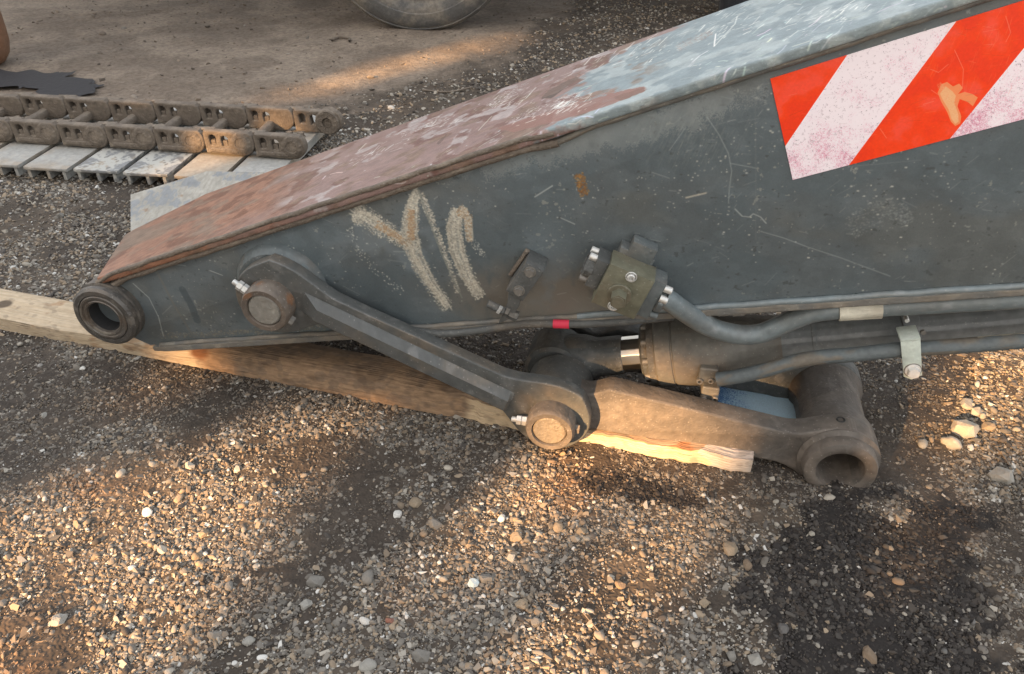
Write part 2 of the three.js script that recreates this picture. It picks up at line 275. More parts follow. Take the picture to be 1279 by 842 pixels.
{
  const gravel = new THREE.Group(); gravel.name = numbered('gravel'); scene.add(gravel); tag(gravel, 'loose grey, tan and dark gravel strewn over the yard', 'gravel', null, 'stuff');
  const lists = stoneShapes.map(() => []), p = V3();
  // bands of the yard: x from, to, z near, z far, count, size range
  const bands = [[-1.35, 1.25, -0.55, -1.75, 220000, 0.0008, 0.002], [-1.35, 1.25, -0.55, -1.75, 230000, 0.0017, 0.005], [-2.6, 2.6, 0.4, -3, 170000, 0.0026, 0.0068, 1], [-1.35, 1.25, -0.55, -1.75, 15000, 0.005, 0.009], [-2.4, 2.2, -1.75, -2.9, 130000, 0.0022, 0.0066], [-2.4, 2.2, -1.75, -2.9, 9000, 0.0065, 0.011], [-2.6, 3.4, -2.9, -6.4, 60000, 0.004, 0.01], [-2.6, 3.4, -2.9, -6.4, 4000, 0.009, 0.017]];
  for (const [x0, x1, z0, z1, n, s0, s1, outer] of bands) for (let i = 0; i < n; i++) {
    p.set(rr(x0, x1), 0, rr(z1, z0)); const vx = -p.z * 0.83 + 0.45, core = Math.abs(p.x) < Math.min(vx, p.z > -1.75 ? 1.3 : 9) - 0.1 * rnd() && p.z < -0.6; if (outer ? core : !core && p.z > -2.9) continue;
    const g = groundInfo(p); if (rnd() < g.dirt * (s1 > 0.012 ? 0.9 : 0.94)) continue; if (s1 > 0.0021 && rnd() < g.soilShade * 0.42) continue; const clump = fbm(p.x * 7, p.z * 7, 3, 800); if (rnd() > 0.3 + 0.9 * sst(0.3, 0.58, clump)) continue;
    const s = s0 + (s1 - s0) * Math.pow(rnd(), 2); p.y = groundH(p.x, p.z) + s * rr(-0.3, 0.35) - s * 0.25 * g.soilShade;
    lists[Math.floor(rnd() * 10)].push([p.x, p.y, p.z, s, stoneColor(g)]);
  }
  const q = new THREE.Quaternion(), m = new THREE.Matrix4(), e = new THREE.Euler(), c = new THREE.Color();
  lists.forEach((l, k) => {
    const im = new THREE.InstancedMesh(stoneShapes[k], stoneMat, l.length); im.name = 'pebbles'; im.castShadow = im.receiveShadow = true; im.userData.kind = 'stuff';
    l.forEach(([x, y, z, s, col], i) => { q.setFromEuler(e.set(rr(-0.5, 0.5), rr(0, 6.28), rr(-0.5, 0.5))); m.compose(V3(x, y, z), q, V3(s * rr(0.8, 1.25), s * rr(0.75, 1.1), s * rr(0.8, 1.1))); im.setMatrixAt(i, m); im.setColorAt(i, c.setRGB(...col)); });
    gravel.add(im);
  });
}

// ================================================================ ADDED WALL of boards, unseen behind the viewer, gaps shaped to place sun patches

{
  const wall = thing('added_board_wall', 'added unseen wall of upright boards, gaps shaped to throw sun patches', 'wall', V3(0, 0, 3.2));
  const gaps = [[[-4.45, 1.1], [-4.42, 1.45], [-4.25, 1.5], [-4.2, 1.54], [-3.92, 1.55], [-3.85, 1.48], [-3.74, 1.4], [-3.7, 1.3], [-3.86, 1.1]], [[-4.62, 1.6], [-4.62, 1.64], [-4.36, 1.62], [-4.36, 1.58]],
    [[-3.55, 1.46], [-3.55, 1.6], [-3.36, 1.67], [-3.18, 1.64], [-3.1, 1.56], [-3.14, 1.5], [-3.28, 1.47], [-3.34, 1.42], [-3.44, 1.42]], [[-3.24, 1.37], [-3.2, 1.46], [-3.04, 1.455], [-3.0, 1.4], [-2.93, 1.3], [-3.1, 1.1], [-3.26, 1.1]],
    [[-2.79, 1.53], [-2.79, 1.67], [-2.5, 1.68], [-2.46, 1.54]], [[-2.66, 1.43], [-2.66, 1.47], [-2.57, 1.47], [-2.57, 1.43]],
    [[-6.36, 2.26], [-6.18, 2.57], [-5.9, 2.53], [-6.0, 2.44], [-6.1, 2.4], [-6.16, 2.26]], [[-5.74, 2.0], [-5.74, 2.18], [-5.6, 2.18], [-5.6, 2.0]]];
  const bw = 0.1, H = 5.2;
  for (let i = 0, x = -10; x < -1.2; x += bw, i++) {
    const cx = x + bw / 2, cuts = [];
    for (const g0 of gaps) { const g = g0.map(([a, b]) => [a, b * 1.206]), ys = []; for (let k = 0; k < g.length; k++) { const a = g[k], b = g[(k + 1) % g.length]; if ((a[0] <= cx) !== (b[0] <= cx)) ys.push(a[1] + (b[1] - a[1]) * (cx - a[0]) / (b[0] - a[0])); } ys.sort((p, q) => p - q); for (let k = 0; k + 1 < ys.length; k += 2) cuts.push([ys[k], ys[k + 1]]); }
    cuts.sort((p, q) => p[0] - q[0]); let y = -0.05; const top = H + rr(-0.15, 0.15), z = (i % 2) * 0.012;
    for (const [a, b] of [...cuts, [top, top]]) { if (a - y > 0.01) mesh('added_board', boxUV(new THREE.BoxGeometry(bw + 0.006, a - y, 0.022).translate(cx, (a + y) / 2, z)), M.timber, wall); y = Math.max(y, b); }
  }
  for (const ry of [0.5, 3.2]) mesh('added_rail', boxUV(new THREE.BoxGeometry(8.8, 0.1, 0.05).translate(-5.6, ry, 0.06)), M.timber, wall);
}

// ================================================================ THE EXCAVATOR ARM
const arm = thing('excavator_arm', 'dark grey excavator arm with red and white stripes lying on gravel', 'excavator arm', ARM0, -YAW);
const BOXW = 0.4;                                     // width between the outer faces of the side plates
// --- side plates
const lin = (a, b, u) => a.y + (b.y - a.y) * (u - a.x) / (b.x - a.x);
const tL = A2(127, 353), tR = A2(1215, 0), bL = A2(177, 432), bR = A2(1279, 357), UEND = 1.75;
const topAt = (u) => lin(tL, tR, u), botAt = (u) => lin(bL, bR, u);
const nose = A(129, 397, 0.035), nr = 0.068;
const sideOutline = [];
{
  const a0 = Math.atan2(botAt(nose.x + 0.02) - nose.y, 0.02);
  sideOutline.push(new THREE.Vector2(UEND, botAt(UEND)));
  const L = new THREE.Vector2(nose.x + 0.06, botAt(nose.x + 0.06)); sideOutline.push(L);
  for (let i = 0; i <= 20; i++) { const t = -1.35 - (i / 20) * 3.1; sideOutline.push(new THREE.Vector2(nose.x + nr * Math.cos(t), nose.y + nr * Math.sin(t))); }
  sideOutline.push(new THREE.Vector2(tL.x + 0.08, topAt(tL.x + 0.08)), new THREE.Vector2(UEND, topAt(UEND)));
}
// canvas laid over the plate in metres along and up it
function canvasFor(W, H, toXY) { const c = document.createElement('canvas'); c.width = W; c.height = H; const x = c.getContext('2d'); return { c, x, at: toXY, W, H }; }
function canvasTex(cv, o = {}) { const t = new THREE.CanvasTexture(cv.c); t.colorSpace = THREE.SRGBColorSpace; t.anisotropy = 8; t.flipY = true; return t; }
const css = (r, g, b, a = 1) => `rgba(${r | 0},${g | 0},${b | 0},${a})`;
function noisePaint(cv, fn) {                         // per pixel change of what is there: fn(x, y, [r, g, b]) -> [r, g, b]
  const im = cv.x.getImageData(0, 0, cv.W, cv.H), d = im.data;
  for (let j = 0; j < cv.H; j++) for (let i = 0; i < cv.W; i++) { const k = (j * cv.W + i) * 4, c = fn(i, j, [d[k], d[k + 1], d[k + 2]]); d[k] = c[0]; d[k + 1] = c[1]; d[k + 2] = c[2]; d[k + 3] = 255; }
  cv.x.putImageData(im, 0, 0);
}
function scratch(cv, pts, wpx, col) { const x = cv.x; x.strokeStyle = col; x.lineWidth = wpx; x.lineCap = 'round'; x.beginPath(); pts.forEach((p, i) => { const q = cv.at(p[0], p[1]); i ? x.lineTo(q[0], q[1]) : x.moveTo(q[0], q[1]); }); x.stroke(); }
function roughStroke(cv, pts, wid, n, cols, fall = 1) { // sprayed or brushed paint made of many small flecks
  for (let i = 0; i < n; i++) {
    const t = rnd() * (pts.length - 1), k = Math.min(pts.length - 2, Math.floor(t)), f = t - k, a = pts[k], b = pts[k + 1], w = (a[2] ?? 1) + ((b[2] ?? 1) - (a[2] ?? 1)) * f;
    const dx = b[0] - a[0], dy = b[1] - a[1], L = Math.hypot(dx, dy) || 1, s = (rnd() - 0.5 + (rnd() - 0.5) * 0.25) * wid * w * 0.78;
    const q = cv.at(a[0] + dx * f - dy / L * s + rr(-1, 1), a[1] + dy * f + dx / L * s + rr(-1, 1)), r = rr(0.5, 1.7);
    cv.x.fillStyle = cols[Math.floor(rnd() * cols.length)]; cv.x.fillRect(q[0] - r / 2, q[1] - r / 2, r * rr(0.8, 1.6), r);
  }
}
const SU0 = -1.0, SU1 = 1.8, SV0 = 0.0, SV1 = 1.4;
const side = canvasFor(2048, 1024, (px, py) => { const p = A(px, py, 0); return [(p.x - SU0) / (SU1 - SU0) * 2048, (1 - (p.y - SV0) / (SV1 - SV0)) * 1024]; });
{
  const { x, at } = side; x.fillStyle = css(105, 114, 117); x.fillRect(0, 0, side.W, side.H);
  const C = (px, py) => at(px, py), q1 = C(690, 380), q2 = C(560, 330), q3 = C(760, 165);
  noisePaint(side, (i, j, c) => {
    const n = fbm(i / 60, j / 60, 5, 900), m = fbm(i / 14, j / 22, 4, 910), s = hash(i, j, 3);
    let k = 0.92 + 0.14 * (n - 0.5) + 0.1 * (m - 0.5) + (s - 0.5) * 0.06; let r = c.map((v) => v * k); const hue = fbm(i / 110 + 50, j / 80, 4, 940); r = mix(r, [r[0] * 0.975, r[1] * 0.998, r[2] * 1.01], sst(0.5, 0.64, hue)); r = mix(r, [r[0] * 1.03, r[1] * 1.0, r[2] * 0.97], sst(0.46, 0.34, hue)); const sm = fbm(i / 24, j / 14, 6, 945); r = mix(r, r.map((v) => v * 1.05), sst(0.52, 0.62, sm)); const ch = fbm(i / 5, j / 5, 3, 948); r = mix(r, [142, 146, 140], 0.8 * sst(0.735, 0.76, ch * 0.75 + n * 0.28)); r = mix(r, [70, 74, 74], 0.55 * sst(0.73, 0.76, fbm(i / 7, j / 5, 3, 949) * 0.8 + sm * 0.2));
    // grey-brown dried mud spatter low down between the brackets, scuffed paler paint along the top edge
    const d1 = Math.hypot((i - q1[0]) / 120, (j - q1[1]) / 60), d2 = Math.hypot((i - q2[0]) / 210, (j - q2[1]) / 75);
    const mud = Math.max(sst(0.2, 0.62, m + (1 - d1) * 0.3), 0) * (d1 < 1.5 ? sst(1.5, 0.5, d1) : 0); r = mix(r, [126, 119, 108], 0.8 * mud);
    r = mix(r, [122, 134, 140], 0.6 * sst(0.5, 0.62, n) * (d2 < 1.3 ? sst(1.3, 0.4, d2) : 0));
    const d3 = Math.hypot((i - q3[0]) / 150, (j - q3[1] + (i - q3[0]) * 0.35) / 22); if (d3 < 1.6) r = mix(r, [144, 150, 148], 0.6 * sst(1.0, 0.82, d3 + (n - 0.5) * 1.3 + (m - 0.5) * 1.3 + (s - 0.5) * 0.5) * (0.55 + 0.6 * m));
    return r;
  });
  const pale = ['rgba(196,198,190,.8)', 'rgba(170,176,172,.7)', 'rgba(214,212,200,.8)'];
  for (let i = 0; i < 2200; i++) { const px = rr(180, 1279), py = rr(100, 420), f = fbm(px / 90, py / 60, 3, 950); if (rnd() > sst(0.45, 0.7, f)) continue; const q = at(px, py), s = rr(0.5, 1.8); x.fillStyle = pale[i % 3]; x.fillRect(q[0], q[1], s * rr(0.6, 1.8), s); }
  const sandy = ['rgba(206,202,186,.9)', 'rgba(188,184,168,.9)', 'rgba(222,219,205,.9)', 'rgba(160,154,140,.85)', 'rgba(132,134,126,.8)'], rusty = ['rgba(172,142,108,.85)', 'rgba(152,124,98,.85)', 'rgba(186,164,132,.8)'];
  const brush = (pts, w, col) => { for (let k = 0; k < 26; k++) { const o = (rnd() - 0.5) * w, a = rnd() * 0.12, m = pts.length - 1; scratch(side, pts.map((p, i) => [p[0] + o * (p[2] ?? 1) * 0.9 + rr(-0.8, 0.8), p[1] + o * 0.35 * (i / m - 0.5) + (i === 0 ? rr(-4, 5) : i === m ? rr(-7, 4) : 0)]), rr(1, 2.6), col[k % col.length]); } };
  const br = ['rgba(202,198,182,.5)', 'rgba(186,182,168,.5)', 'rgba(216,212,198,.45)', 'rgba(170,160,142,.45)'];
  brush([[444, 262, .9], [458, 270, 1.1], [481, 286, 1], [508, 305, .7]], 21, br); brush([[518, 240, .4], [513, 262, .9], [511, 288, 1.1], [518, 318, 1.05], [535, 350, .9], [558, 382, .75]], 21, br); brush([[573, 264, .9], [567, 282, 1], [572, 315, 1], [584, 346, .9], [598, 368, .6]], 21, br); brush([[576, 264], [584, 272], [587, 298]], 10, br);
  roughStroke(side, [[441, 266, 1], [455, 270, 1.15], [480, 286, 1], [512, 307, .7]], 26, 1700, sandy);
  roughStroke(side, [[470, 280, .9], [512, 306, .7]], 14, 380, rusty);
  roughStroke(side, [[520, 238, .35], [514, 262, .9], [511, 288, 1.1], [517, 318, 1.05], [534, 350, .9], [560, 386, .75]], 24, 2300, sandy);
  roughStroke(side, [[514, 262, .7], [513, 300, .9]], 14, 420, rusty);
  roughStroke(side, [[524, 242, .6], [540, 276, .5], [556, 318, .4], [572, 366, .4]], 18, 900, sandy);
  scratch(side, [[522, 236], [533, 268], [552, 318], [577, 372]], 2.2, 'rgba(132,136,130,.75)');
  roughStroke(side, [[573, 262, .9], [566, 282, 1], [571, 315, 1], [584, 346, .9], [600, 372, .6]], 24, 2000, sandy);
  roughStroke(side, [[572, 262, 1], [584, 268, .8], [586, 302, .4]], 16, 900, rusty.concat(sandy));
  roughStroke(side, [[590, 303, 1], [606, 322, .6]], 14, 60, pale);
  roughStroke(side, [[435, 284], [452, 320], [478, 345], [505, 368]], 14, 120, pale);
  roughStroke(side, [[722, 218], [726, 228], [730, 244]], 14, 260, ['rgba(150,104,56,.9)', 'rgba(180,140,80,.8)', 'rgba(120,84,54,.9)']);
  roughStroke(side, [[200, 420, 1], [300, 415], [410, 410]], 8, 600, ['rgba(120,112,98,.8)', 'rgba(150,140,122,.7)']);
  const sl = 'rgba(170,178,176,.55)', sb = 'rgba(190,196,192,.7)';
  scratch(side, [[883, 146], [898, 168], [910, 192], [914, 214], [911, 236], [910, 254]], 1.1, sl); scratch(side, [[918, 261], [927, 270], [936, 271], [941, 267], [950, 271], [957, 279]], 1.3, sb);
  scratch(side, [[950, 289], [978, 297], [1010, 309], [1050, 322], [1085, 335], [1112, 345]], 1.1, sl); scratch(side, [[857, 247], [882, 241]], 2, 'rgba(190,184,168,.8)');
  scratch(side, [[943, 110], [944, 180], [944, 300]], 1, 'rgba(120,128,128,.4)'); scratch(side, [[912, 204], [944, 210]], 1, sl); scratch(side, [[1062, 208], [1150, 200]], 1, 'rgba(140,148,148,.35)');
  scratch(side, [[836, 188], [856, 160]], 1, sl); scratch(side, [[668, 246], [690, 232]], 1.6, sb); scratch(side, [[700, 272], [718, 280]], 1.2, sb); scratch(side, [[262, 338], [278, 344]], 1.3, sb); scratch(side, [[216, 330], [232, 332]], 1.1, sl);
  scratch(side, [[166, 354], [186, 372], [198, 396], [204, 420]], 1.2, sb); scratch(side, [[196, 340], [218, 382], [240, 418]], 4, 'rgba(112,112,104,.55)');
  scratch(side, [[228, 362], [240, 384], [246, 400]], 12, 'rgba(62,72,78,.5)');
  for (let i = 0; i < 420; i++) { const px = rr(200, 1279), py = rr(60, 420), a = rr(-0.9, 0.6), L = rr(2, 30) * rnd() + 2; scratch(side, [[px, py], [px + L * Math.cos(a), py + L * Math.sin(a)]], rr(0.4, 1.2), `rgba(176,182,178,${rr(0.15, 0.5).toFixed(2)})`); }
  roughStroke(side, [[1060, 290, 1], [1085, 268, 1.6], [1120, 262, 1.2], [1138, 278, .6]], 28, 520, ['rgba(130,138,138,.5)', 'rgba(150,156,154,.45)']);
  for (let i = 0; i < 260; i++) { const px = 860 + (rr(-1, 1) + rr(-1, 1)) * 40, py = 172 + (rr(-1, 1) + rr(-1, 1)) * 24; const L = rr(4, 16); scratch(side, [[px, py], [px + L * .5, py - L]], 0.6, 'rgba(150,156,154,.25)'); }
}
function uvMap(g, f) { const p = g.attributes.position, uv = g.attributes.uv; for (let i = 0; i < p.count; i++) { const q = f(p.getX(i), p.getY(i), p.getZ(i)); uv.setXY(i, q[0], q[1]); } return g; }
const sideMat = new THREE.MeshStandardMaterial({ map: canvasTex(side), roughness: 0.58, bumpMap: rep(bumpT, 8, 4), bumpScale: 0.0007, metalness: 0.05 });
{
  const g = extrude(sideOutline, -0.014, 0, { bevel: 0.0015 }); uvMap(g, (x, y) => [(x - SU0) / (SU1 - SU0), (y - SV0) / (SV1 - SV0)]);
  mesh('side_plate', g, sideMat, arm);
  const f = A2(262, 238, -BOXW), cut = [new THREE.Vector2(UEND, botAt(UEND)), new THREE.Vector2(f.x - 0.02, botAt(f.x - 0.02)), new THREE.Vector2(f.x - 0.02, topAt(f.x - 0.02)), new THREE.Vector2(UEND, topAt(UEND))];
  mesh('side_plate', extrude(cut, -BOXW, -BOXW + 0.014), M.paint, arm);
}
// --- top plate: lies on the upper edges and stands out a little past the side plates
const tdir = V3(tR.x - tL.x, tR.y - tL.y, 0).normalize(), tnor = V3(-tdir.y, tdir.x, 0), tOrg = V3(tL.x, tL.y, 0), TT = 0.016;
const onTop = (px, py) => {                           // sight line -> (along the edge, out of the side) on the upper face
  const c = toArm(V3(0, CAM.y, 0)), r = ray(px, py), d = V3(r.dot(eu), r.y, r.dot(ew)), o = tOrg.clone().addScaledVector(tnor, TT);
  const t = o.clone().sub(c).dot(tnor) / d.dot(tnor), h = c.addScaledVector(d, t); return new THREE.Vector2(h.clone().sub(tOrg).dot(tdir), h.z);
};
{
  const LIP = 0.012, S0 = -0.1, S1 = 2.7, W0 = -0.46, W1 = 0.04;
  const cv = canvasFor(2048, 400, (px, py) => { const p = onTop(px, py); return [(p.x - S0) / (S1 - S0) * 2048, (1 - (p.y - W0) / (W1 - W0)) * 400]; });
  const { x, at } = cv; x.fillStyle = '#000'; x.fillRect(0, 0, cv.W, cv.H);
  const k0 = at(690, 130)[0], k1 = at(800, 100)[0], kL = at(330, 270)[0], kL2 = at(150, 330)[0];
  noisePaint(cv, (i, j) => {
    const n = fbm(i / 80, j / 60, 5, 960), m = fbm(i / 11, j / 11, 4, 970), f = fbm(i / 30, j / 26, 5, 985), s = hash(i, j, 9);
    const blot = fbm(i / 30 + 9, j / 34, 5, 992), rustc = mix(mix([124, 84, 64], [146, 108, 86], m), [108, 70, 50], sst(0.52, 0.62, blot)), pink = mix(mix([126, 101, 94], [142, 122, 116], n), mix([158, 146, 142], [112, 84, 76], sst(0.42, 0.54, f)), sst(0.52, 0.6, blot)), blue = mix(mix([118, 131, 134], [134, 146, 148], n), [150, 160, 160], sst(0.54, 0.66, blot)), brown = mix([108, 88, 72], [130, 110, 94], m);
    const tongue = (j > 300 ? 95 : 0) + (n - 0.5) * 160 + (f - 0.5) * 130 - (j < 120 ? -10 : 0);
    let c = mix(pink, blue, sst(-18, 18, i - k0 - 34 - tongue - (m - 0.5) * 70));
    c = mix(c, mix(rustc, brown, sst(0.5, 0.7, n)), sst(60, -120, i - kL + (n - 0.5) * 260));
    c = mix(c, brown, 0.7 * sst(0.56, 0.68, f) * sst(40, -20, i - k1));
    if (s > 0.965) c = c.map((v) => v * 1.12);
    return c.map((v) => v * (0.9 + 0.2 * m));
  });
  const wh = ['rgba(205,208,202,.85)', 'rgba(176,184,184,.7)', 'rgba(232,230,224,.95)'];
  for (let i = 0; i < 2600; i++) { const px = rr(380, 1230), py = rr(0, 240), q = at(px, py); if (q[1] < 4 || q[1] > 372) continue; if (fbm(px / 50, py / 22, 3, 990) < 0.52) continue; const L = 1 + 30 * Math.pow(rnd(), 3), a = -0.5 + rr(-0.35, 0.35), b = a + rr(-0.3, 0.3); scratch(cv, [[px, py], [px + L * 0.5 * Math.cos(a), py + L * 0.5 * Math.sin(a)], [px + L * 0.5 * (Math.cos(a) + Math.cos(b)), py + L * 0.5 * (Math.sin(a) + Math.sin(b))]], 0.4 + 2.2 * Math.pow(rnd(), 2), `rgba(${rr(190, 232) | 0},${rr(196, 230) | 0},${rr(194, 224) | 0},${rr(0.25, 0.9).toFixed(2)})`); }
  scratch(cv, [[921, 20], [918, 30], [905, 44], [892, 58]], 1.6, wh[0]); scratch(cv, [[894, 42], [892, 58]], 1.6, wh[2]);
  roughStroke(cv, [[612, 132], [634, 118], [660, 106]], 10, 240, wh); roughStroke(cv, [[500, 168], [560, 148]], 6, 160, wh); roughStroke(cv, [[640, 150], [700, 128], [724, 118]], 12, 200, wh);
  roughStroke(cv, [[676, 122, .6], [700, 104, 1], [726, 92, .5]], 12, 900, ['rgba(112,84,70,.8)', 'rgba(128,98,84,.8)']);
  roughStroke(cv, [[700, 132, .8], [760, 120, 1], [806, 110, .4]], 10, 1200, ['rgba(140,96,80,.8)', 'rgba(152,108,92,.8)', 'rgba(124,92,76,.7)']);
  roughStroke(cv, [[845, 60, 1], [875, 46, 1], [890, 40, .5]], 12, 260, ['rgba(150,116,100,.7)', 'rgba(120,96,84,.7)']);
  const tong = (a, col, jit) => { x.fillStyle = col; x.beginPath(); for (let i = 0; i < a.length; i++) { const b = a[(i + 1) % a.length]; for (let k = 0; k < 6; k++) { const t = k / 6, q = at(400 + (a[i][0] + (b[0] - a[i][0]) * t) / 2.902 + rr(-jit, jit), (a[i][1] + (b[1] - a[i][1]) * t) / 2.902 + rr(-jit, jit) * 0.5); i + k ? x.lineTo(q[0], q[1]) : x.moveTo(q[0], q[1]); } } x.fill(); };
  tong([[640, 466], [760, 425], [900, 385], [1010, 352], [1100, 328], [1172, 314], [1178, 330], [1100, 362], [990, 400], [850, 440], [700, 480]], 'rgba(134,98,86,.8)', 1.2);
  tong([[1060, 352], [1172, 316], [1178, 331], [1090, 366]], 'rgba(112,84,70,.6)', 1.2);
  tong([[798, 358], [826, 330], [880, 300], [928, 278], [938, 284], [890, 318], [836, 356]], 'rgba(104,86,76,.85)', 1); tong([[800, 356], [850, 340], [888, 318], [840, 356]], 'rgba(78,66,58,.7)', 0.6);
  tong([[420, 520], [440, 500], [462, 482], [450, 504], [430, 524]], 'rgba(84,66,56,.6)', 0.8);
  for (const [cx, cy, sx, sy, nn] of [[630, 128, 40, 12, 70], [690, 138, 60, 12, 90], [545, 155, 50, 10, 50], [740, 70, 60, 20, 80], [810, 60, 50, 22, 90], [905, 30, 50, 22, 80], [1040, 20, 70, 16, 50], [470, 190, 60, 12, 40]]) for (let i = 0; i < nn; i++) { const px = cx + (rr(-1, 1) + rr(-1, 1)) * sx / 2, py = cy + (rr(-1, 1) + rr(-1, 1)) * sy / 2 - (px - cx) * 0.25, L = 2 + 14 * Math.pow(rnd(), 2), a = -0.55 + rr(-0.3, 0.3), q = at(px, py); if (q[1] < 6 || q[1] > 366) continue; scratch(cv, [[px, py], [px + L * Math.cos(a), py + L * Math.sin(a)]], rr(0.6, 2), `rgba(226,226,218,${rr(0.4, 0.95).toFixed(2)})`); }
  const tan = ['rgba(150,134,112,.9)', 'rgba(118,102,84,.9)', 'rgba(172,158,136,.9)', 'rgba(96,80,64,.9)', 'rgba(134,114,92,.9)'];
  for (let i = 0; i < 26000; i++) { const s = rr(0, 1), e = 380 + rr(-1, 1) * 20 - rnd() * rnd() * 16, X = s * (k1 + 60 - at(118, 350)[0]) + at(118, 350)[0]; if (fbm(X / 30, e / 6, 3, 1010) < 0.42) continue; x.fillStyle = tan[i % 5]; const z = rr(0.6, 2); x.fillRect(X, e, z * 2, z); }
  for (let i = 0; i < 1500; i++) { const X = rr(k1 + 30, k1 + 420), e = 384 + rr(-6, 8); if (fbm(X / 30, e / 6, 3, 1020) < 0.55) continue; x.fillStyle = tan[i % 5]; x.fillRect(X, e, rr(1, 4), rr(0.6, 1.6)); }
  const far = onTop(262, 238), cor = onTop(166, 287), nearL = onTop(112, 352);
  const FW = -0.365;
  const out = [new THREE.Vector2(nearL.x + 0.01, LIP), new THREE.Vector2(2.6, LIP), new THREE.Vector2(2.6, FW), new THREE.Vector2(far.x, FW), new THREE.Vector2(cor.x, cor.y), new THREE.Vector2(cor.x - 0.012, cor.y + 0.02)];
  const g = extrude(out.map((p) => new THREE.Vector2(p.x, -p.y)).reverse(), 0.0, TT, { bevel: 0.003, seg: 3 });    // drawn in (along, -out), thickness up
  uvMap(g, (a, b, z) => [(a - S0) / (S1 - S0), (Math.min(-b, LIP) + (-b > LIP - 0.004 ? TT - z : 0) - W0) / (W1 - W0)]);
  g.applyMatrix4(new THREE.Matrix4().makeBasis(tdir, V3(0, 0, -1), tnor).setPosition(tOrg));
  mesh('top_plate', g, new THREE.MeshStandardMaterial({ map: canvasTex(cv), roughness: 0.52, bumpMap: rep(bumpT, 9, 2), bumpScale: 0.0015 }), arm);
  // weld between the lip and the side plate, and the layered edge above it
  const bead = (a, b, r, k, off) => { const pts = []; const n = 60; for (let i = 0; i <= n; i++) { const s = a + (b - a) * i / n; pts.push(tOrg.clone().addScaledVector(tdir, s).addScaledVector(tnor, off + (fbm(s * 30, k, 3, 66) - 0.5) * 0.003 - 0.007 * (sst(n - 4, n, i) + sst(3, 0, i))).add(V3(0, 0, k + (fbm(s * 40, k, 3, 67) - 0.5) * 0.003))); } return tube(pts, r, 320, 8); };
  mesh('weld_bead', bead(0.02, 1.0, 0.0075, 0.003, -0.004), M.mud, arm); mesh('weld_bead', bead(1.0, 2.5, 0.006, 0.002, -0.003), M.paintDust, arm);
  mesh('edge_weld', bead(0.0, 1.0, 0.005, 0.0095, TT * 0.88), metalMat(T.mud, { rough: 1, bump: 0.004 }), arm);
  // nose plate and far end closing the box
  const a = V3(tOrg.x, 0, 0), pc = tOrg.clone().addScaledVector(tdir, cor.x).add(V3(0, 0, cor.y)), pf = tOrg.clone().addScaledVector(tdir, far.x).add(V3(0, 0, FW));
  const nd = pf.clone().sub(pc); nd.y = 0; const nl = nd.length(); nd.normalize();
  const pg = extrude([new THREE.Vector2(0, botAt(pc.x) - pc.y), new THREE.Vector2(nl, botAt(pf.x) - pc.y), new THREE.Vector2(nl, pf.y - pc.y - 0.004), new THREE.Vector2(0, -0.004)], -0.012, 0);
  pg.applyMatrix4(new THREE.Matrix4().makeBasis(nd, V3(0, 1, 0), nd.clone().cross(V3(0, 1, 0))).setPosition(pc)); mesh('nose_plate', pg, M.paint, arm);
}
// --- bottom plate with its lip and weld
{
  const d = V3(bR.x - bL.x, bR.y - bL.y, 0).normalize(), n = V3(d.y, -d.x, 0), o = V3(bL.x, bL.y, 0), f = A2(262, 238, -BOXW);
  const out = [[0.03, 0.006], [0.07, 0.011], [2.6, 0.011], [2.6, -BOXW + 0.01], [f.x - bL.x, -BOXW + 0.01], [0.05, -0.16]].map((p) => new THREE.Vector2(p[0], p[1]));
  const g = extrude(out.reverse(), 0, 0.013, { bevel: 0.003 });
  g.applyMatrix4(new THREE.Matrix4().makeBasis(d, V3(0, 0, 1), d.clone().cross(V3(0, 0, 1))).setPosition(o)); mesh('bottom_plate', g, M.paintDust, arm);
  const bead = (a, b, r, k, off) => { const pts = []; for (let i = 0; i <= 50; i++) { const s = a + (b - a) * i / 50; pts.push(o.clone().addScaledVector(d, s).addScaledVector(n, off + (fbm(s * 30, k, 3, 68) - 0.5) * 0.003).add(V3(0, 0, k + (fbm(s * 40, k, 3, 69) - 0.5) * 0.003))); } return tube(pts, r, 260, 8); };
  mesh('weld_bead', bead(0.05, 0.95, 0.0055, 0.003, -0.002), M.paintDust, arm); mesh('weld_bead', bead(0.95, 2.5, 0.0062, 0.003, -0.002), M.bluegrey, arm);
}
// --- nose boss with its bore
mesh('nose_boss', lathe([[0.036, -0.17], [0.068, -0.17], [0.07, 0.006], [0.0705, 0.014], [0.0655, 0.0165], [0.066, 0.02], [0.0685, 0.022], [0.068, 0.031], [0.063, 0.036], [0.0535, 0.0365], [0.0525, 0.033], [0.037, 0.033], [0.037, -0.03], [0.035, -0.034], [0.036, -0.17]], 80).translate(nose.x, nose.y, 0), M.bossSteel, arm);
mesh('bushing', lathe([[0.0372, -0.02], [0.052, 0.03], [0.0515, 0.036], [0.05, 0.0375], [0.0455, 0.0375], [0.0445, 0.0355], [0.041, 0.0355], [0.0395, 0.037], [0.036, 0.0355], [0.0345, 0.032], [0.0345, -0.02]], 80).translate(nose.x, nose.y, 0), M.bushing, arm);
mesh('bore_shade_plug', lathe([[0.0344, 0.03], [0.0336, 0.03], [0.033, 0.02], [0.033, -0.12], [0, -0.125], [0, -0.13], [0.0344, -0.13]]).translate(nose.x, nose.y, 0), M.black, arm);  // black plug and lining added to paint the shade inside the bore
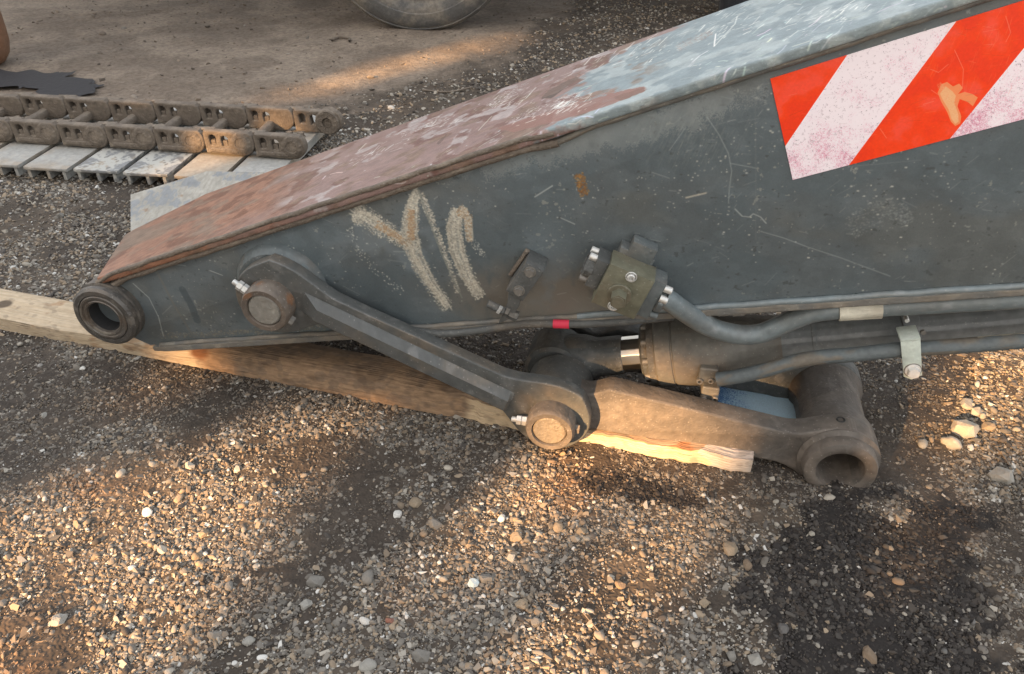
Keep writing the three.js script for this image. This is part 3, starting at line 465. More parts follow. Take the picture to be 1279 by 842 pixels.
// --- hazard stripes: a printed film on the plate
{
  const a = A2(962, 98), b = A2(995, 223), c = A2(1279, 0), d = A2(1279, 148);
  const ex = c.clone().sub(a).normalize(), len = 0.565, hgt = Math.abs(b.clone().sub(a).dot(new THREE.Vector2(-ex.y, ex.x)));
  const ey = new THREE.Vector2(ex.y, -ex.x), pl = (s, t) => a.clone().addScaledVector(ex, s).addScaledVector(ey, t);
  const cv = canvasFor(1536, Math.round(1536 * hgt / len), (px, py) => { const p = A2(px, py).sub(a); return [p.dot(ex) / len * 1536, p.dot(ey) / hgt * Math.round(1536 * hgt / len)]; });
  const { x, at, W, H } = cv; x.fillStyle = css(250, 66, 16); x.fillRect(0, 0, W, H);
  const t0 = at(1058, 69)[0], t1 = at(1194, 26)[0], b1 = at(1060, 206)[0], per = t1 - t0, slope = t1 - b1;
  x.fillStyle = css(250, 240, 246);
  for (let k = 0; k < 4; k++) { const s = t0 + 2 * per * k; x.beginPath(); x.moveTo(s, 0); x.lineTo(s + per, 0); x.lineTo(s + per - slope, H); x.lineTo(s - slope, H); x.fill(); }
  noisePaint(cv, (i, j, q) => {
    const n = fbm(i / 70, j / 70, 4, 1100), f = fbm(i / 7, j / 7, 3, 1110), g = hash(i >> 1, j >> 1, 6), white = q[1] > 150;
    if (white) { const wear = sst(0.56, 0.98, n * 0.7 + (j / H) * 0.36 + (g - 0.5) * 0.42); q = mix(q, [206, 100, 136], 0.7 * wear * (f > 0.4 ? 1 : 0.35)); if (f > 0.71) q = mix(q, [150, 132, 140], 0.25); if (g > 0.985 && f > 0.55) q = [120, 96, 116]; return q; }
    q = mix(q, [252, 88, 76], 0.6 * sst(0.48, 0.74, n)); q = mix(q, [240, 56, 24], 0.6 * sst(0.5, 0.3, n)); return q.map((v) => v * (0.97 + 0.06 * f));
  });
  { const Z = (a) => a.map(([u, v]) => at(850 + u / 2.905, v / 2.905)), fill = (a, col) => { x.fillStyle = col; x.beginPath(); Z(a).forEach((q, i) => i ? x.lineTo(q[0], q[1]) : x.moveTo(q[0], q[1])); x.fill(); };
    fill([[932, 335], [946, 304], [966, 296], [988, 312], [1010, 302], [1024, 318], [1006, 340], [1030, 332], [1058, 340], [1078, 352], [1060, 384], [1040, 368], [1012, 358], [1004, 384], [1018, 420], [1014, 446], [996, 456], [980, 440], [966, 404], [944, 366]], 'rgba(246,150,96,.95)');
    fill([[940, 338], [962, 312], [986, 330], [998, 346], [992, 372], [1006, 410], [1008, 440], [996, 448], [982, 430], [972, 396], [950, 360]], 'rgba(244,186,134,.9)');
    roughStroke(cv, [[1172, 104, .5], [1186, 122, 1], [1194, 150, .6]], 14, 900, ['rgba(236,160,110,.6)', 'rgba(250,206,160,.6)']);
    for (let k = 0; k < 60; k++) { const px = rr(1150, 1260), py = rr(20, 130), L = rr(4, 20); scratch(cv, [[px, py], [px + L * 0.4, py - L * rr(0.4, 1)], [px + L * 0.5, py - L * 1.3]], rr(0.6, 2), 'rgba(255,140,104,.28)'); } for (let k = 0; k < 160; k++) { const px = rr(970, 1279), py = rr(10, 215), L = rr(3, 22); scratch(cv, [[px, py], [px + L, py - L * rr(-0.3, 0.5)]], rr(0.5, 1.4), rnd() < 0.5 ? 'rgba(255,235,230,.25)' : 'rgba(110,70,70,.2)'); } }
  for (const s of [[[1162, 86], [1172, 90], [1184, 80]], [[1192, 62], [1203, 86], [1202, 108]], [[1256, 20], [1262, 40], [1256, 52]], [[1163, 112], [1172, 118]], [[1153, 130], [1166, 126]], [[1099, 160], [1107, 172]]]) scratch(cv, s, 3, 'rgba(250,130,110,.6)');
  const g = extrude([pl(0, hgt), pl(len, hgt), pl(len, 0), pl(0, 0)], 0.0006, 0.0018, { bevel: 0.0003, seg: 1 });
  uvMap(g, (u, v) => { const p = new THREE.Vector2(u, v).sub(a); return [p.dot(ex) / len, 1 - p.dot(ey) / hgt]; });
  tag(mesh('warning_stripes', g, new THREE.MeshStandardMaterial({ map: canvasTex(cv), roughness: 0.38 }), arm), 'worn red and white diagonal warning stripes');
}

// --- guide link: forged bar with an eye at either end
const pinA = A2(329, 389, 0.088), pinB = A2(686, 540, 0.088);
{
  const L = pinA.distanceTo(pinB), dir = pinB.clone().sub(pinA).normalize(), nor = new THREE.Vector2(-dir.y, dir.x), rA = 0.074, rB = 0.073;
  const off = (px, py, w) => { const p = A2(px, py, w).sub(pinA); return [p.dot(dir), p.dot(nor)]; };
  const up = [off(380, 358, 0.05), off(480, 403, 0.05)], lo = [off(412, 412, 0.066), off(560, 482, 0.066)], rid = [off(388, 384, 0.066), off(480, 428, 0.066), off(641, 492, 0.066)];
  const upY = (t) => up[0][1] + (up[1][1] - up[0][1]) * (t - up[0][0]) / (up[1][0] - up[0][0]), loY = (t) => lo[0][1] + (lo[1][1] - lo[0][1]) * (t - lo[0][0]) / (lo[1][0] - lo[0][0]);
  const f = (t, y) => { const bar = Math.max(y - upY(t), loY(t) - y, -t, t - L); return smin(smin(Math.hypot(t, y) - rA, bar, 0.075), Math.hypot(t - L, y) - rB, 0.075); };
  const outl = blobOutline(pinA, pinB, f, -rA, L + rB, 0.12, 140);
  const link = mesh('guide_link', extrude(outl, 0.022, 0.05, { bevel: 0.003, seg: 3, holes: [[pinA.x, pinA.y, 0.03], [pinB.x, pinB.y, 0.03]] }), M.cast, arm);
  const at = (t, y) => pinA.clone().addScaledVector(dir, t).addScaledVector(nor, y);
  // raised rib along the lower half of the bar, chamfered above
  const t0 = rid[0][0], t1 = rid[2][0], secs = [[t0 - 0.022, 1], [t0 + 0.012, 1], [t0 + 0.03, 1], [t1 - 0.03, 1], [t1 - 0.003, 1], [t1 + 0.004, 0.55]], vs = [], ix = [];
  const ry = (t) => rid[0][1] + (rid[1][1] - rid[0][1]) * (t - rid[0][0]) / (rid[1][0] - rid[0][0]);
  secs.forEach(([t], i) => { const yl = loY(t) + 0.0005, yr = Math.max(yl + 0.006, ry(t)), e = i === 0 ? 0.02 : i === 5 ? 0.35 : 1; for (const [y, w] of [[yl, 0.02], [yl, 0.05 + 0.014 * e], [yl + 0.003, 0.05 + 0.016 * e], [yr, 0.05 + 0.016 * e], [yr + 0.013, 0.0505], [yr + 0.013, 0.045]]) { const q = at(t, y); vs.push(q.x, q.y, w); } });
  for (let i = 0; i < secs.length - 1; i++) for (let k = 0; k < 5; k++) { const a = i * 6 + k, b = a + 6; ix.push(a, b, a + 1, a + 1, b, b + 1); }
  for (let k = 1; k < 5; k++) { ix.push(0, k, k + 1); const e = (secs.length - 1) * 6; ix.push(e, e + k + 1, e + k); }
  const rg = new THREE.BufferGeometry(); rg.setAttribute('position', new THREE.Float32BufferAttribute(vs, 3)); rg.setIndex(ix);
  const rgn = rg.toNonIndexed(); rgn.computeVertexNormals(); mesh('raised_rib', boxUV(rgn), M.cast, link);
  for (const [c, mFace, mRing, bolt, ang] of [[pinA, M.pinFace, M.brownRust, [292, 354, 366, 404], 0], [pinB, M.pinFaceRust, M.brown, [641, 527, 727, 540], 1]]) {
    mesh('pin_collar', lathe([[0.033, 0.05], [0.047, 0.05], [0.0475, 0.078], [0.045, 0.086], [0.0435, 0.088], [0.0345, 0.088], [0.0335, 0.086], [0.0335, 0.05]]).translate(c.x, c.y, 0), mRing, link);
    mesh('pin', rod(0.0322, -0.2, 0.086, 0.003).translate(c.x, c.y, 0), mFace, link);
    const a = A(bolt[0], bolt[1], 0.066), b = A(bolt[2], bolt[3], 0.066), bd = b.clone().sub(a), bl = bd.length(); bd.normalize();
    const mid = V3(c.x, c.y, 0.066), s0 = mid.clone().addScaledVector(bd, -0.047), s1 = mid.clone().addScaledVector(bd, 0.046);
    mesh('collar_bolt', [aim(rod(0.0052, -0.03, 0.0, 0.001), s0, bd), aim(hexHead(0.0098, 0.009, false), s0, bd.clone().negate()), aim(hexHead(0.0098, 0.009, false), s0.clone().addScaledVector(bd, -0.0105), bd.clone().negate())], M.zinc, link);
    mesh('collar_bolt', aim(hexHead(0.0095, 0.009, false), s1, bd), ang ? M.brown : M.dull, link);
  }
  mesh('link_boss', lathe([[0, -0.01], [0.094, -0.01], [0.094, 0.002], [0.088, 0.012], [0.082, 0.02], [0, 0.02]], 72).translate(pinA.x, pinA.y, 0), M.paint, arm);
}
// --- bucket link: two plates, a cross tube and an end boss
const endB = A2(1050, 590, 0.05);
{
  const link = new THREE.Group(); link.name = 'bucket_link'; arm.add(link);
  const P0 = pinB.clone(), Q0 = endB.clone(), L = P0.distanceTo(Q0), dir = Q0.clone().sub(P0).normalize(), nor = new THREE.Vector2(-dir.y, dir.x);
  const off = (px, py, w) => { const p = A2(px, py, w).sub(P0); return [p.dot(dir), p.dot(nor)]; };
  const u0 = off(770, 489, 0.016), u1 = off(980, 540, 0.016), l0 = off(760, 540, 0.016), l1 = off(985, 580, 0.016);
  const uy = (t) => u0[1] + (u1[1] - u0[1]) * (t - u0[0]) / (u1[0] - u0[0]), ly = (t) => l0[1] + (l1[1] - l0[1]) * (t - l0[0]) / (l1[0] - l0[0]);
  const f = (t, y) => smin(smin(Math.hypot(t, y) - 0.064, Math.max(y - Math.min(uy(t), 0.028 + 0.6 * (t - 0.03)), ly(t) - y, 0.03 - t, t - L), 0.03), Math.hypot(t - L, y) - 0.074, 0.05);
  const o = blobOutline(P0, Q0, f, -0.066, L + 0.074, 0.13, 120);
  mesh('link_plate', extrude(o, -0.03, 0.016, { bevel: 0.004, seg: 3, holes: [[Q0.x, Q0.y, 0.045]] }), M.brown, link);
  mesh('link_plate', extrude(o, -0.235, -0.19, { bevel: 0.004, seg: 3, holes: [[Q0.x, Q0.y, 0.045]] }), M.castRough, link);
  mesh('fork_boss', lathe([[0.034, -0.08], [0.058, -0.08], [0.0655, -0.073], [0.067, 0.014], [0.06, 0.02], [0.034, 0.02]]).translate(P0.x, P0.y, 0), M.castRough, link);
  mesh('fork_boss', lathe([[0.034, -0.25], [0.06, -0.25], [0.066, -0.24], [0.067, -0.195], [0.06, -0.19], [0.034, -0.19]]).translate(P0.x, P0.y, 0), M.castRough, link);
  mesh('end_boss', lathe([[0.041, -0.24], [0.07, -0.24], [0.073, -0.235], [0.073, -0.185], [0.066, -0.172], [0.0635, -0.15], [0.0635, -0.085], [0.066, -0.07], [0.073, -0.045], [0.0745, -0.02], [0.0745, 0.018], [0.0665, 0.024], [0.0665, 0.04], [0.064, 0.047], [0.058, 0.05], [0.05, 0.0505], [0.0435, 0.047], [0.042, 0.04], [0.042, -0.05], [0.0405, -0.054], [0.041, -0.24]], 80).translate(Q0.x, Q0.y, 0), M.brown, link);
  const gh = A(1034, 532, 0), gd = V3(-0.12, 1, 0.12).normalize();
  mesh('grease_port', aim(ring(0.0045, 0.0085, -0.01, 0.002, 0.001), V3(Q0.x - 0.008, Q0.y + 0.0735, -0.012), V3(-0.1, 1, 0)), M.bore, link);
}
// --- hydraulic cylinder under the arm
const CW = -0.13;
{
  const cyl = new THREE.Group(); cyl.name = 'hydraulic_cylinder'; arm.add(cyl);
  const a = A(790, 442, CW), b = A(1200, 406, CW), d = b.clone().sub(a).normalize();
  const eye = V3(pinB.x, pinB.y, CW), S = (px) => { const p = A(px, 442 - (px - 790) * 0.088, CW); return p.clone().sub(a).dot(d); };
  const along = (g) => aim(g, a, d);
  const ePin = A(694, 446, CW), eD = a.clone().sub(ePin).normalize();
  mesh('rod_eye', [lathe([[0.02, -0.05], [0.052, -0.05], [0.058, -0.042], [0.058, 0.038], [0.052, 0.045], [0.02, 0.045]]).translate(ePin.x, ePin.y - 0.006, CW), along(lathe([[0, S(688)], [0.05, S(690)], [0.054, S(716)], [0.049, S(735)], [0.042, S(746)], [0.0405, S(750)], [0.0405, S(776)], [0.039, S(779)], [0, S(779)]]))], M.castRough, cyl);
  mesh('piston_rod', along(rod(0.037, S(770), S(812), 0.001)), M.chrome, cyl);
  mesh('gland', along(lathe([[0.0375, S(803)], [0.054, S(803)], [0.06, S(806)], [0.06, S(812)], [0.069, S(813)], [0.069, S(822)], [0.0375, S(822)]])), M.castRough, cyl);
  for (let i = 0; i < 10; i++) { const t = i * Math.PI / 5, e = V3(0, 0, 1).cross(d).normalize(), p = a.clone().addScaledVector(d, S(813.5)).addScaledVector(e, 0.0605 * Math.cos(t)).addScaledVector(V3(0, 0, 1), 0.0605 * Math.sin(t)); mesh('gland_bolt', aim(socketHead(0.007, 0.012), p, d.clone().negate()), M.dull, cyl); }
  mesh('cylinder_head', along(lathe([[0, S(821)], [0.07, S(821)], [0.073, S(823)], [0.0735, S(841)], [0.0715, S(842)], [0.0715, S(843.4)], [0.074, S(844.2)], [0.0745, S(872)], [0.069, S(898)], [0.058, S(935)], [0.052, S(962)], [0.05, S(975)], [0, S(975)]], 72)), M.barrelDust, cyl);
  mesh('barrel', along(lathe([[0, S(940)], [0.0495, S(940)], [0.0495, S(1012)], [0.0505, S(1013)], [0.0505, S(1017)], [0.0495, S(1018)], [0.0495, S(1700)], [0, S(1700)]], 72)), M.barrel, cyl);
  // port block with four bolts
  const pw = CW + 0.07, pc = A(884, 470, pw + 0.016), pb = A(886, 490, pw + 0.01);
  mesh('port_block', [new RoundedBoxGeometry(0.036, 0.034, 0.055, 3, 0.004).translate(pc.x + 0.001, pc.y, pw - 0.012), new RoundedBoxGeometry(0.034, 0.036, 0.05, 3, 0.004).translate(pb.x + 0.002, pb.y - 0.006, pw - 0.014)].map((g) => boxUV(g)), M.barrelDust, cyl);
  for (const [px, py] of [[874, 475.5], [888, 475], [879, 498], [893, 498]]) { const p = A(px, py, pw + 0.016); mesh('port_bolt', socketHead(0.0062, 0.013).translate(p.x, p.y, pw + 0.008), M.dull, cyl); }
}
// --- steel oil pipes
{
  const up = [[826, 369, .05], [838, 377, .042], [856, 390, .025], [878, 404, .005], [900, 413, -.008], [925, 418, -.016], [948, 417, -.02], [970, 409, -.02], [992, 399, -.02], [1014, 391, -.02], [1043, 386.5, -.02], [1105, 382.5, -.02], [1190, 377.5, -.02], [1279, 372, -.02], [1420, 362, -.02], [1600, 348, -.02]].map(([x, y, w]) => A(x, y, w));
  const pipe = mesh('oil_pipe', tube(up, 0.0178, 260, 24), M.bluegrey, arm);
  const p0 = A(1047, 386.5, -.02), p1 = A(1101, 383, -.02), dd = p1.clone().sub(p0), L = dd.length();
  mesh('pipe_clamp', [aim(lathe([[0.0185, 0], [0.0205, 0.0005], [0.0205, L - 0.0005], [0.0185, L]], 40), p0, dd)], M.cream, pipe);
  mesh('clamp_strap', [aim(lathe([[0.0185, -0.001], [0.0222, -0.001], [0.0222, L + 0.001], [0.0185, L + 0.001]], 40).scale(1, 1, 1), p0, dd)].map((g) => { const q = g; return q; }), M.cream, pipe).visible = true;
  const lw = [[896, 474, -.03], [908, 472.5, -.028], [930, 468.5, -.026], [955, 462.5, -.024], [980, 455, -.024], [1005, 449, -.024], [1035, 445, -.024], [1060, 443.5, -.024], [1122, 437, -.024], [1200, 432, -.024], [1279, 425.5, -.024], [1420, 415, -.024], [1600, 401, -.024]].map(([x, y, w]) => A(x, y, w));
  const pipeT = dataTex(1024, (u, v) => { const n = fbm(u * 90, v * 5, 5, 1700), f = fbm(u * 300, v * 14, 3, 1710), x = u * 1.6; let c = mix([0.11, 0.13, 0.135], [0.15, 0.135, 0.11], sst(0.45, 0.65, fbm(u * 30, v * 3, 4, 1720))); const band = Math.max(0, 1 - Math.abs(((v + 0.02) % 1) - 0.36) / 0.17), where = x > 0.44 ? 1 : (x > 0.12 && x < 0.4 ? 0.45 : 0); c = mix(c, [0.42, 0.39, 0.3], sst(0.4, 0.5, band * where * 0.75 + (n - 0.5) * 0.5)); return c.map((k) => k * (0.8 + 0.4 * f)); }, true, 128);
  const lowTube = tube(lw, 0.0135, 240, 20); uvMap(lowTube, (x, y, z) => [0, 0]); { const c2 = new THREE.TubeGeometry(new THREE.CatmullRomCurve3(lw, false, 'centripetal'), 240, 0.0135, 20, false), L2 = new THREE.CatmullRomCurve3(lw, false, 'centripetal').getLength(), u2 = c2.attributes.uv; for (let i = 0; i < u2.count; i++) u2.setX(i, u2.getX(i) * L2 / 1.6); lowTube.copy(plain(c2)); }
  const pipe2 = mesh('oil_pipe', lowTube, new THREE.MeshStandardMaterial({ map: pipeT, roughness: 0.6, bumpMap: rep(bumpT, 6, 1), bumpScale: 0.0008 }), arm);
  // flaking cream paint on the right half of the lower pipe
  const wv = [[1156, 431, -.024], [1200, 428.5, -.024], [1279, 421.5, -.024], [1420, 411, -.024]].map(([x, y, w]) => A(x, y, w));
}
arm.getObjectByName('clamp_strap').removeFromParent();
// --- pipe bracket on the cylinder: dark band round the barrel and a pale strap with a bolt
{
  const a = A(790, 442, CW), b = A(1200, 406, CW), d = b.clone().sub(a).normalize(), q = A(1133, 412, CW), s = q.clone().sub(a).dot(d);
  const br = mesh('pipe_bracket', aim(ring(0.0496, 0.054, s - 0.0145, s + 0.0145, 0.001), a, d), M.barrel, arm);
  const w0 = -0.004, tl = A(1125, 428, w0), tr = A(1150, 425, w0), bl = A(1129, 471, w0), brr = A(1152, 469, w0);
  const strap = extrude([tl, bl, V3((bl.x + brr.x) / 2, bl.y - 0.004, 0), brr, tr], w0 - 0.004, w0, { bevel: 0.001 });
  mesh('pipe_strap', [strap, extrude([V3(tl.x, tl.y, 0), V3(tr.x, tr.y, 0), V3(tr.x - 0.001, tr.y + 0.004, 0), V3(tl.x - 0.001, tl.y + 0.004, 0)], w0 - 0.042, w0, { bevel: 0.001 })], M.paleGreen, br);
  const h = A(1141, 465, w0 + 0.006); mesh('strap_bolt', hexHead(0.0105, 0.012).translate(h.x, h.y, w0), M.white, br); mesh('strap_washer', ring(0.008, 0.0145, w0 - 0.001, w0 + 0.0016, 0.0005).translate(h.x, h.y, 0), M.dull, br);
  const sc = A(1132, 398, -0.04); mesh('band_screw', rod(0.004, -0.05, -0.036, 0.001).translate(sc.x, sc.y, 0.004), M.zinc, br);
  const nut = A(1155, 420, -0.03); mesh('band_nut', hexHead(0.005, 0.005, false).translate(nut.x, nut.y, -0.045), M.dull, br);
}
// --- thin grease pipe along the lower edge
{
  const pts = [[500, 409, .004], [537, 416, .016], [565, 416.5, .018], [593, 413.5, .018], [625, 409, .018], [655, 405, .018], [680, 404.5, .016], [700, 405, .014], [735, 404.5, .012], [770, 402, .01], [806, 399, .004], [840, 396, -.02]].map(([x, y, w]) => A(x, y, w));
  const gp = mesh('grease_pipe', tube(pts, 0.0072, 160, 12), M.castRough, arm);
  const a = A(691, 404.5, .015), b = A(711, 405, .0135); mesh('red_tape', aim(ring(0.0074, 0.0082, 0, a.distanceTo(b), 0.0002), a, b.clone().sub(a)), M.red, gp);
  const pts2 = [[884, 391, -.03], [915, 391, -.03], [930, 389, -.03], [975, 386, -.03], [1060, 380, -.05]].map(([x, y, w]) => A(x, y, w));
  const g2 = mesh('grease_pipe', tube(pts2, 0.005, 60, 10), M.dull, arm);
  const c = A(915, 390, -.03), e = A(930, 389, -.03); mesh('pipe_fitting', [aim(hexHead(0.009, c.distanceTo(e), false), c, e.clone().sub(c)), aim(hexHead(0.0075, 0.02, false), A(897, 391, -.03), e.clone().sub(c))], M.dull, g2);
}
// --- bolted clip bracket
{
  const w = 0.05, c = [[656.4, 328], [679.5, 339.4], [652.5, 377], [631.7, 363.4]].map(([x, y]) => A2(x, y, w));
  const cl = mesh('clip_block', extrude([c[3], c[2], c[1], c[0]], 0.002, w, { bevel: 0.0015 }), M.castRough, arm);
  const e = c[0].clone().sub(c[3]).normalize(), f2 = c[1].clone().sub(c[0]).normalize();
  // turned-down tongue with a pipe clamp screw
  const k0 = c[3].clone().addScaledVector(f2, 0.004), k1 = c[2].clone().addScaledVector(f2, -0.004), t0 = A2(623, 402, 0.035), t1 = A2(638, 396, 0.035);
  mesh('tongue', extrude([t0, t1, A2(648, 384, 0.045), k1, k0, A2(633, 380, 0.045)], 0.034, 0.042, { bevel: 0.0015 }), M.cast, cl);
  for (const [px, py] of [[661.8, 341], [648, 364.4]]) { const p = A(px, py, w + 0.004); mesh('clip_bolt', hexHead(0.0082, 0.007).translate(p.x, p.y, w), M.dull, cl); }
  const s0 = A(609, 379, 0.044), s1 = A(630, 389, 0.044), sd = s1.clone().sub(s0); mesh('clamp_screw', [aim(rod(0.0075, 0, sd.length(), 0.001), s0, sd), aim(hexHead(0.0105, 0.007, false), A(631, 388, 0.04), sd), aim(hexHead(0.0105, 0.016, false), A(636, 391, 0.036), sd)], M.castRough, cl);
  const zs = A(624, 387, 0.05); mesh('zinc_clip', new RoundedBoxGeometry(0.006, 0.014, 0.008, 2, 0.001).rotateZ(-0.5).translate(zs.x, zs.y, 0.05), M.zinc, cl);
  mesh('weld_pad', extrude([c[3].clone().addScaledVector(e, 0.008).addScaledVector(f2, -0.008), c[3].clone().addScaledVector(e, 0.008), c[0], c[0].clone().addScaledVector(f2, -0.008)], 0.001, 0.016, { bevel: 0.005 }), M.mud, cl);
}
// --- valve block with flanges
{
  const w = 0.078, q = [[763, 329.5], [818, 352.5], [786, 399], [737, 377]].map(([x, y]) => A2(x, y, w));
  const ex = q[1].clone().sub(q[0]), sx = ex.length(); ex.normalize(); const ey = new THREE.Vector2(-ex.y, ex.x), sy = Math.abs(q[3].clone().sub(q[0]).dot(ey));
  const at = (s, t) => q[0].clone().addScaledVector(ex, s * sx).addScaledVector(ey, -t * sy), rect = (s0, s1, t0, t1) => [at(s0, t1), at(s1, t1), at(s1, t0), at(s0, t0)];
  const D3 = (v) => V3(v.x, v.y, 0);
  const vb = mesh('valve_block', extrude(rect(0, 1, 0, 1), 0.028, w, { bevel: 0.0018 }), M.olive, arm);
  mesh('mount_plate', extrude(rect(0.12, 0.9, -0.12, 1.0), 0.0, 0.03, { bevel: 0.002 }), M.paint, vb);
  mesh('rear_block', extrude(rect(0.3, 0.85, -0.36, 0.02), 0.004, 0.032, { bevel: 0.002 }), M.paint, vb);
  const f1 = extrude(rect(-0.28, 0.0, 0.1, 0.78), 0.022, 0.066, { bevel: 0.002 }); mesh('left_flange', f1, M.cast, vb);
  const exd = D3(ex).normalize(), cap = D3(at(-0.28, 0.42)); cap.z = 0.045;
  mesh('flange_cap', [aim(lathe([[0, -0.002], [0.022, -0.002], [0.022, 0.01], [0.019, 0.013], [0.014, 0.013], [0.013, 0.008], [0, 0.008]]), cap, exd.clone().negate())], M.castRough, vb);
  for (const [t, z] of [[0.16, 0.056], [0.16, 0.034], [0.7, 0.056], [0.7, 0.034]]) { const p = D3(at(-0.28, t)); p.z = z; mesh('flange_bolt', aim(socketHead(0.0062, 0.0125), p, exd.clone().negate()), t < 0.5 ? M.zinc : M.dull, vb); }
  mesh('right_flange', extrude(rect(1.0, 1.3, 0.06, 0.98), 0.02, 0.062, { bevel: 0.002 }), M.paint, vb);
  mesh('pipe_flange', aim(rod(0.0225, 0, 0.012, 0.002), (() => { const p = D3(at(1.3, 0.55)); p.z = 0.045; return p; })(), exd), M.paint, vb);
  for (const [t, z] of [[0.2, 0.055], [0.4, 0.062], [0.88, 0.055]]) { const p = D3(at(1.3, t)); p.z = z; mesh('flange_bolt', aim(socketHead(0.0065, 0.014), p, exd), t < 0.5 ? M.zinc : M.paint, vb); }
  const h = A2(773.5, 368, w); mesh('hex_plug', [rod(0.0205, w - 0.002, w + 0.004, 0.001).translate(h.x, h.y, 0), hexHead(0.0142, 0.022, false).translate(h.x, h.y, w + 0.003)], M.olive, vb);
  for (const [px, py] of [[788.5, 346], [766, 382]]) { const p = A(px, py, w); mesh('socket_screw', [ring(0.0075, 0.0095, w - 0.001, w + 0.0015, 0.0005).translate(p.x, p.y, 0), socketHead(0.0066, 0.008).translate(p.x, p.y, w - 0.002)], M.zinc, vb); }
}

// ================================================================ LOOSE THINGS ROUND THE ARM
{ // the plank under the arm
  const a = gnd(-90, 393), b = gnd(937, 593), d = b.clone().sub(a).setY(0).normalize(), n = V3(-d.z, 0, d.x).multiplyScalar(-1), L = a.distanceTo(b), LEN = L;   // n points to the far side
  if (n.z > 0) n.negate();
  const N = 220, K = 14, pos = [], uvs = [], ix = [], W = 0.115;
  for (let i = 0; i <= N; i++) {
    const t = i / N, s = t * LEN, px = gnd(0, 0); const wane = sst(0.32, 0.42, t) * sst(0.8, 0.7, t), H = 0.036 + 0.02 * wane + (fbm(s * 9, 1, 3, 1200) - 0.5) * 0.005, wob = (fbm(s * 3, 5, 3, 1210) - 0.5) * 0.02;
    for (let k = 0; k <= K; k++) {
      const u = k / K; let y, z; // profile: bottom near edge, up the front, over the top, down the back
      if (u < 0.3) { z = 0; y = H * u / 0.3; } else if (u < 0.75) { z = W * (u - 0.3) / 0.45; y = H; } else { z = W; y = H * (1 - (u - 0.75) / 0.25); }
      const round = wane * 0.9; if (round > 0) { const an = Math.PI * u, zr = W / 2 - W / 2 * Math.cos(an), yr = H * 1.0 * Math.sin(an); z = z + (zr - z) * round * 0.75; y = y + (yr - y) * round * 0.75; }
      z += (fbm(s * 20, u * 6, 3, 1220) - 0.5) * 0.005 + (fbm(s * 38, 3, 3, 1225) - 0.5) * 0.014 * sst(0.62, 0.7, t) * (u < 0.5 ? 1 : 0) + wob * 0.4; y += (fbm(s * 24, u * 7 + 3, 3, 1230) - 0.5) * 0.003 * (y > 0.004 ? 1 : 0);
      const p = a.clone().addScaledVector(d, s).addScaledVector(n, z); pos.push(p.x, Math.max(-0.004, y), p.z); uvs.push(t, u);
    }
  }
  for (let i = 0; i < N; i++) for (let k = 0; k < K; k++) { const q = i * (K + 1) + k; ix.push(q, q + K + 1, q + 1, q + 1, q + K + 1, q + K + 2); }
  for (const i of [0, N]) { const c = pos.length / 3, base = i * (K + 1); let x = 0, y = 0, z = 0; for (let k = 0; k <= K; k++) { x += pos[(base + k) * 3]; y += pos[(base + k) * 3 + 1]; z += pos[(base + k) * 3 + 2]; } pos.push(x / (K + 1), y / (K + 1), z / (K + 1)); uvs.push(i ? 0.999 : 0.001, 0.5); for (let k = 0; k < K; k++) i ? ix.push(c, base + k + 1, base + k) : ix.push(c, base + k, base + k + 1); }
  const g = new THREE.BufferGeometry(); g.setAttribute('position', new THREE.Float32BufferAttribute(pos, 3)); g.setAttribute('uv', new THREE.Float32BufferAttribute(uvs, 2)); g.setIndex(ix);
  const gg = toCreasedNormals(plain(g), 0.7);
  const tx = dataTex(2048, (u, v) => {
    const x = u * 60, y = v * 14, gr = fbm(u * 26, v * 60, 4, 1300), f = fbm(u * 160, v * 30, 3, 1310), n = fbm(u * 30, v * 6, 4, 1320);
    let pale = mix([0.42, 0.32, 0.205], [0.56, 0.46, 0.33], gr); pale = mix(pale, [0.3, 0.17, 0.08], 0.6 * sst(0.62, 0.72, n));
    let bark = mix([0.2, 0.128, 0.074], [0.38, 0.255, 0.155], gr * 0.6 + f * 0.4); bark = mix(bark, [0.15, 0.11, 0.08], 0.5 * sst(0.5, 0.62, fbm(u * 70, v * 9, 4, 1325))); bark = mix(bark, [0.13, 0.085, 0.052], 0.6 * sst(0.6, 0.72, n));
    let c = mix(pale, bark, sst(0.385, 0.4, u + (n - 0.5) * 0.03 + (v > 0.3 ? 0.055 * sst(0.28, 0.4, v) : 0))); { const w2 = sst(0.7, 0.715, u + (n - 0.5) * 0.03); c = mix(c, v > 0.27 + (n - 0.5) * 0.14 ? mix([0.24, 0.16, 0.1], [0.36, 0.26, 0.17], gr) : mix([0.5, 0.37, 0.22], [0.62, 0.49, 0.33], gr), w2); }
    if (u > 0.8 && v > 0.26) c = mix(c, [0.3, 0.12, 0.045], 0.8 * sst(0.5, 0.62, n)); if (u > 0.955 + (fbm(v * 9, 3, 2, 1350) - 0.5) * 0.02) c = mix(c, [0.46, 0.43, 0.4], 0.75);
    const kn = Math.hypot((u - 0.392) * 30, (v - 0.24) * 3.2); if (kn < 0.5) c = mix(c, [0.2, 0.09, 0.04], sst(0.5, 0.2, kn)); c = mix(c, [0.1, 0.075, 0.055], 0.3 * sst(0.6, 0.72, fbm(u * 90, v * 12, 3, 1330))); const k2 = Math.hypot((u - 0.1) * 40, (v - 0.5) * 6); if (k2 < 0.5) c = mix(c, [0.12, 0.09, 0.06], sst(0.5, 0.3, k2));
    const k = 0.82 + 0.3 * f; return c.map((q) => q * k);
  }, true, 256);
  const bt = dataTex(1024, (u, v) => fbm(u * 40, v * 90, 4, 1340), false, 256);
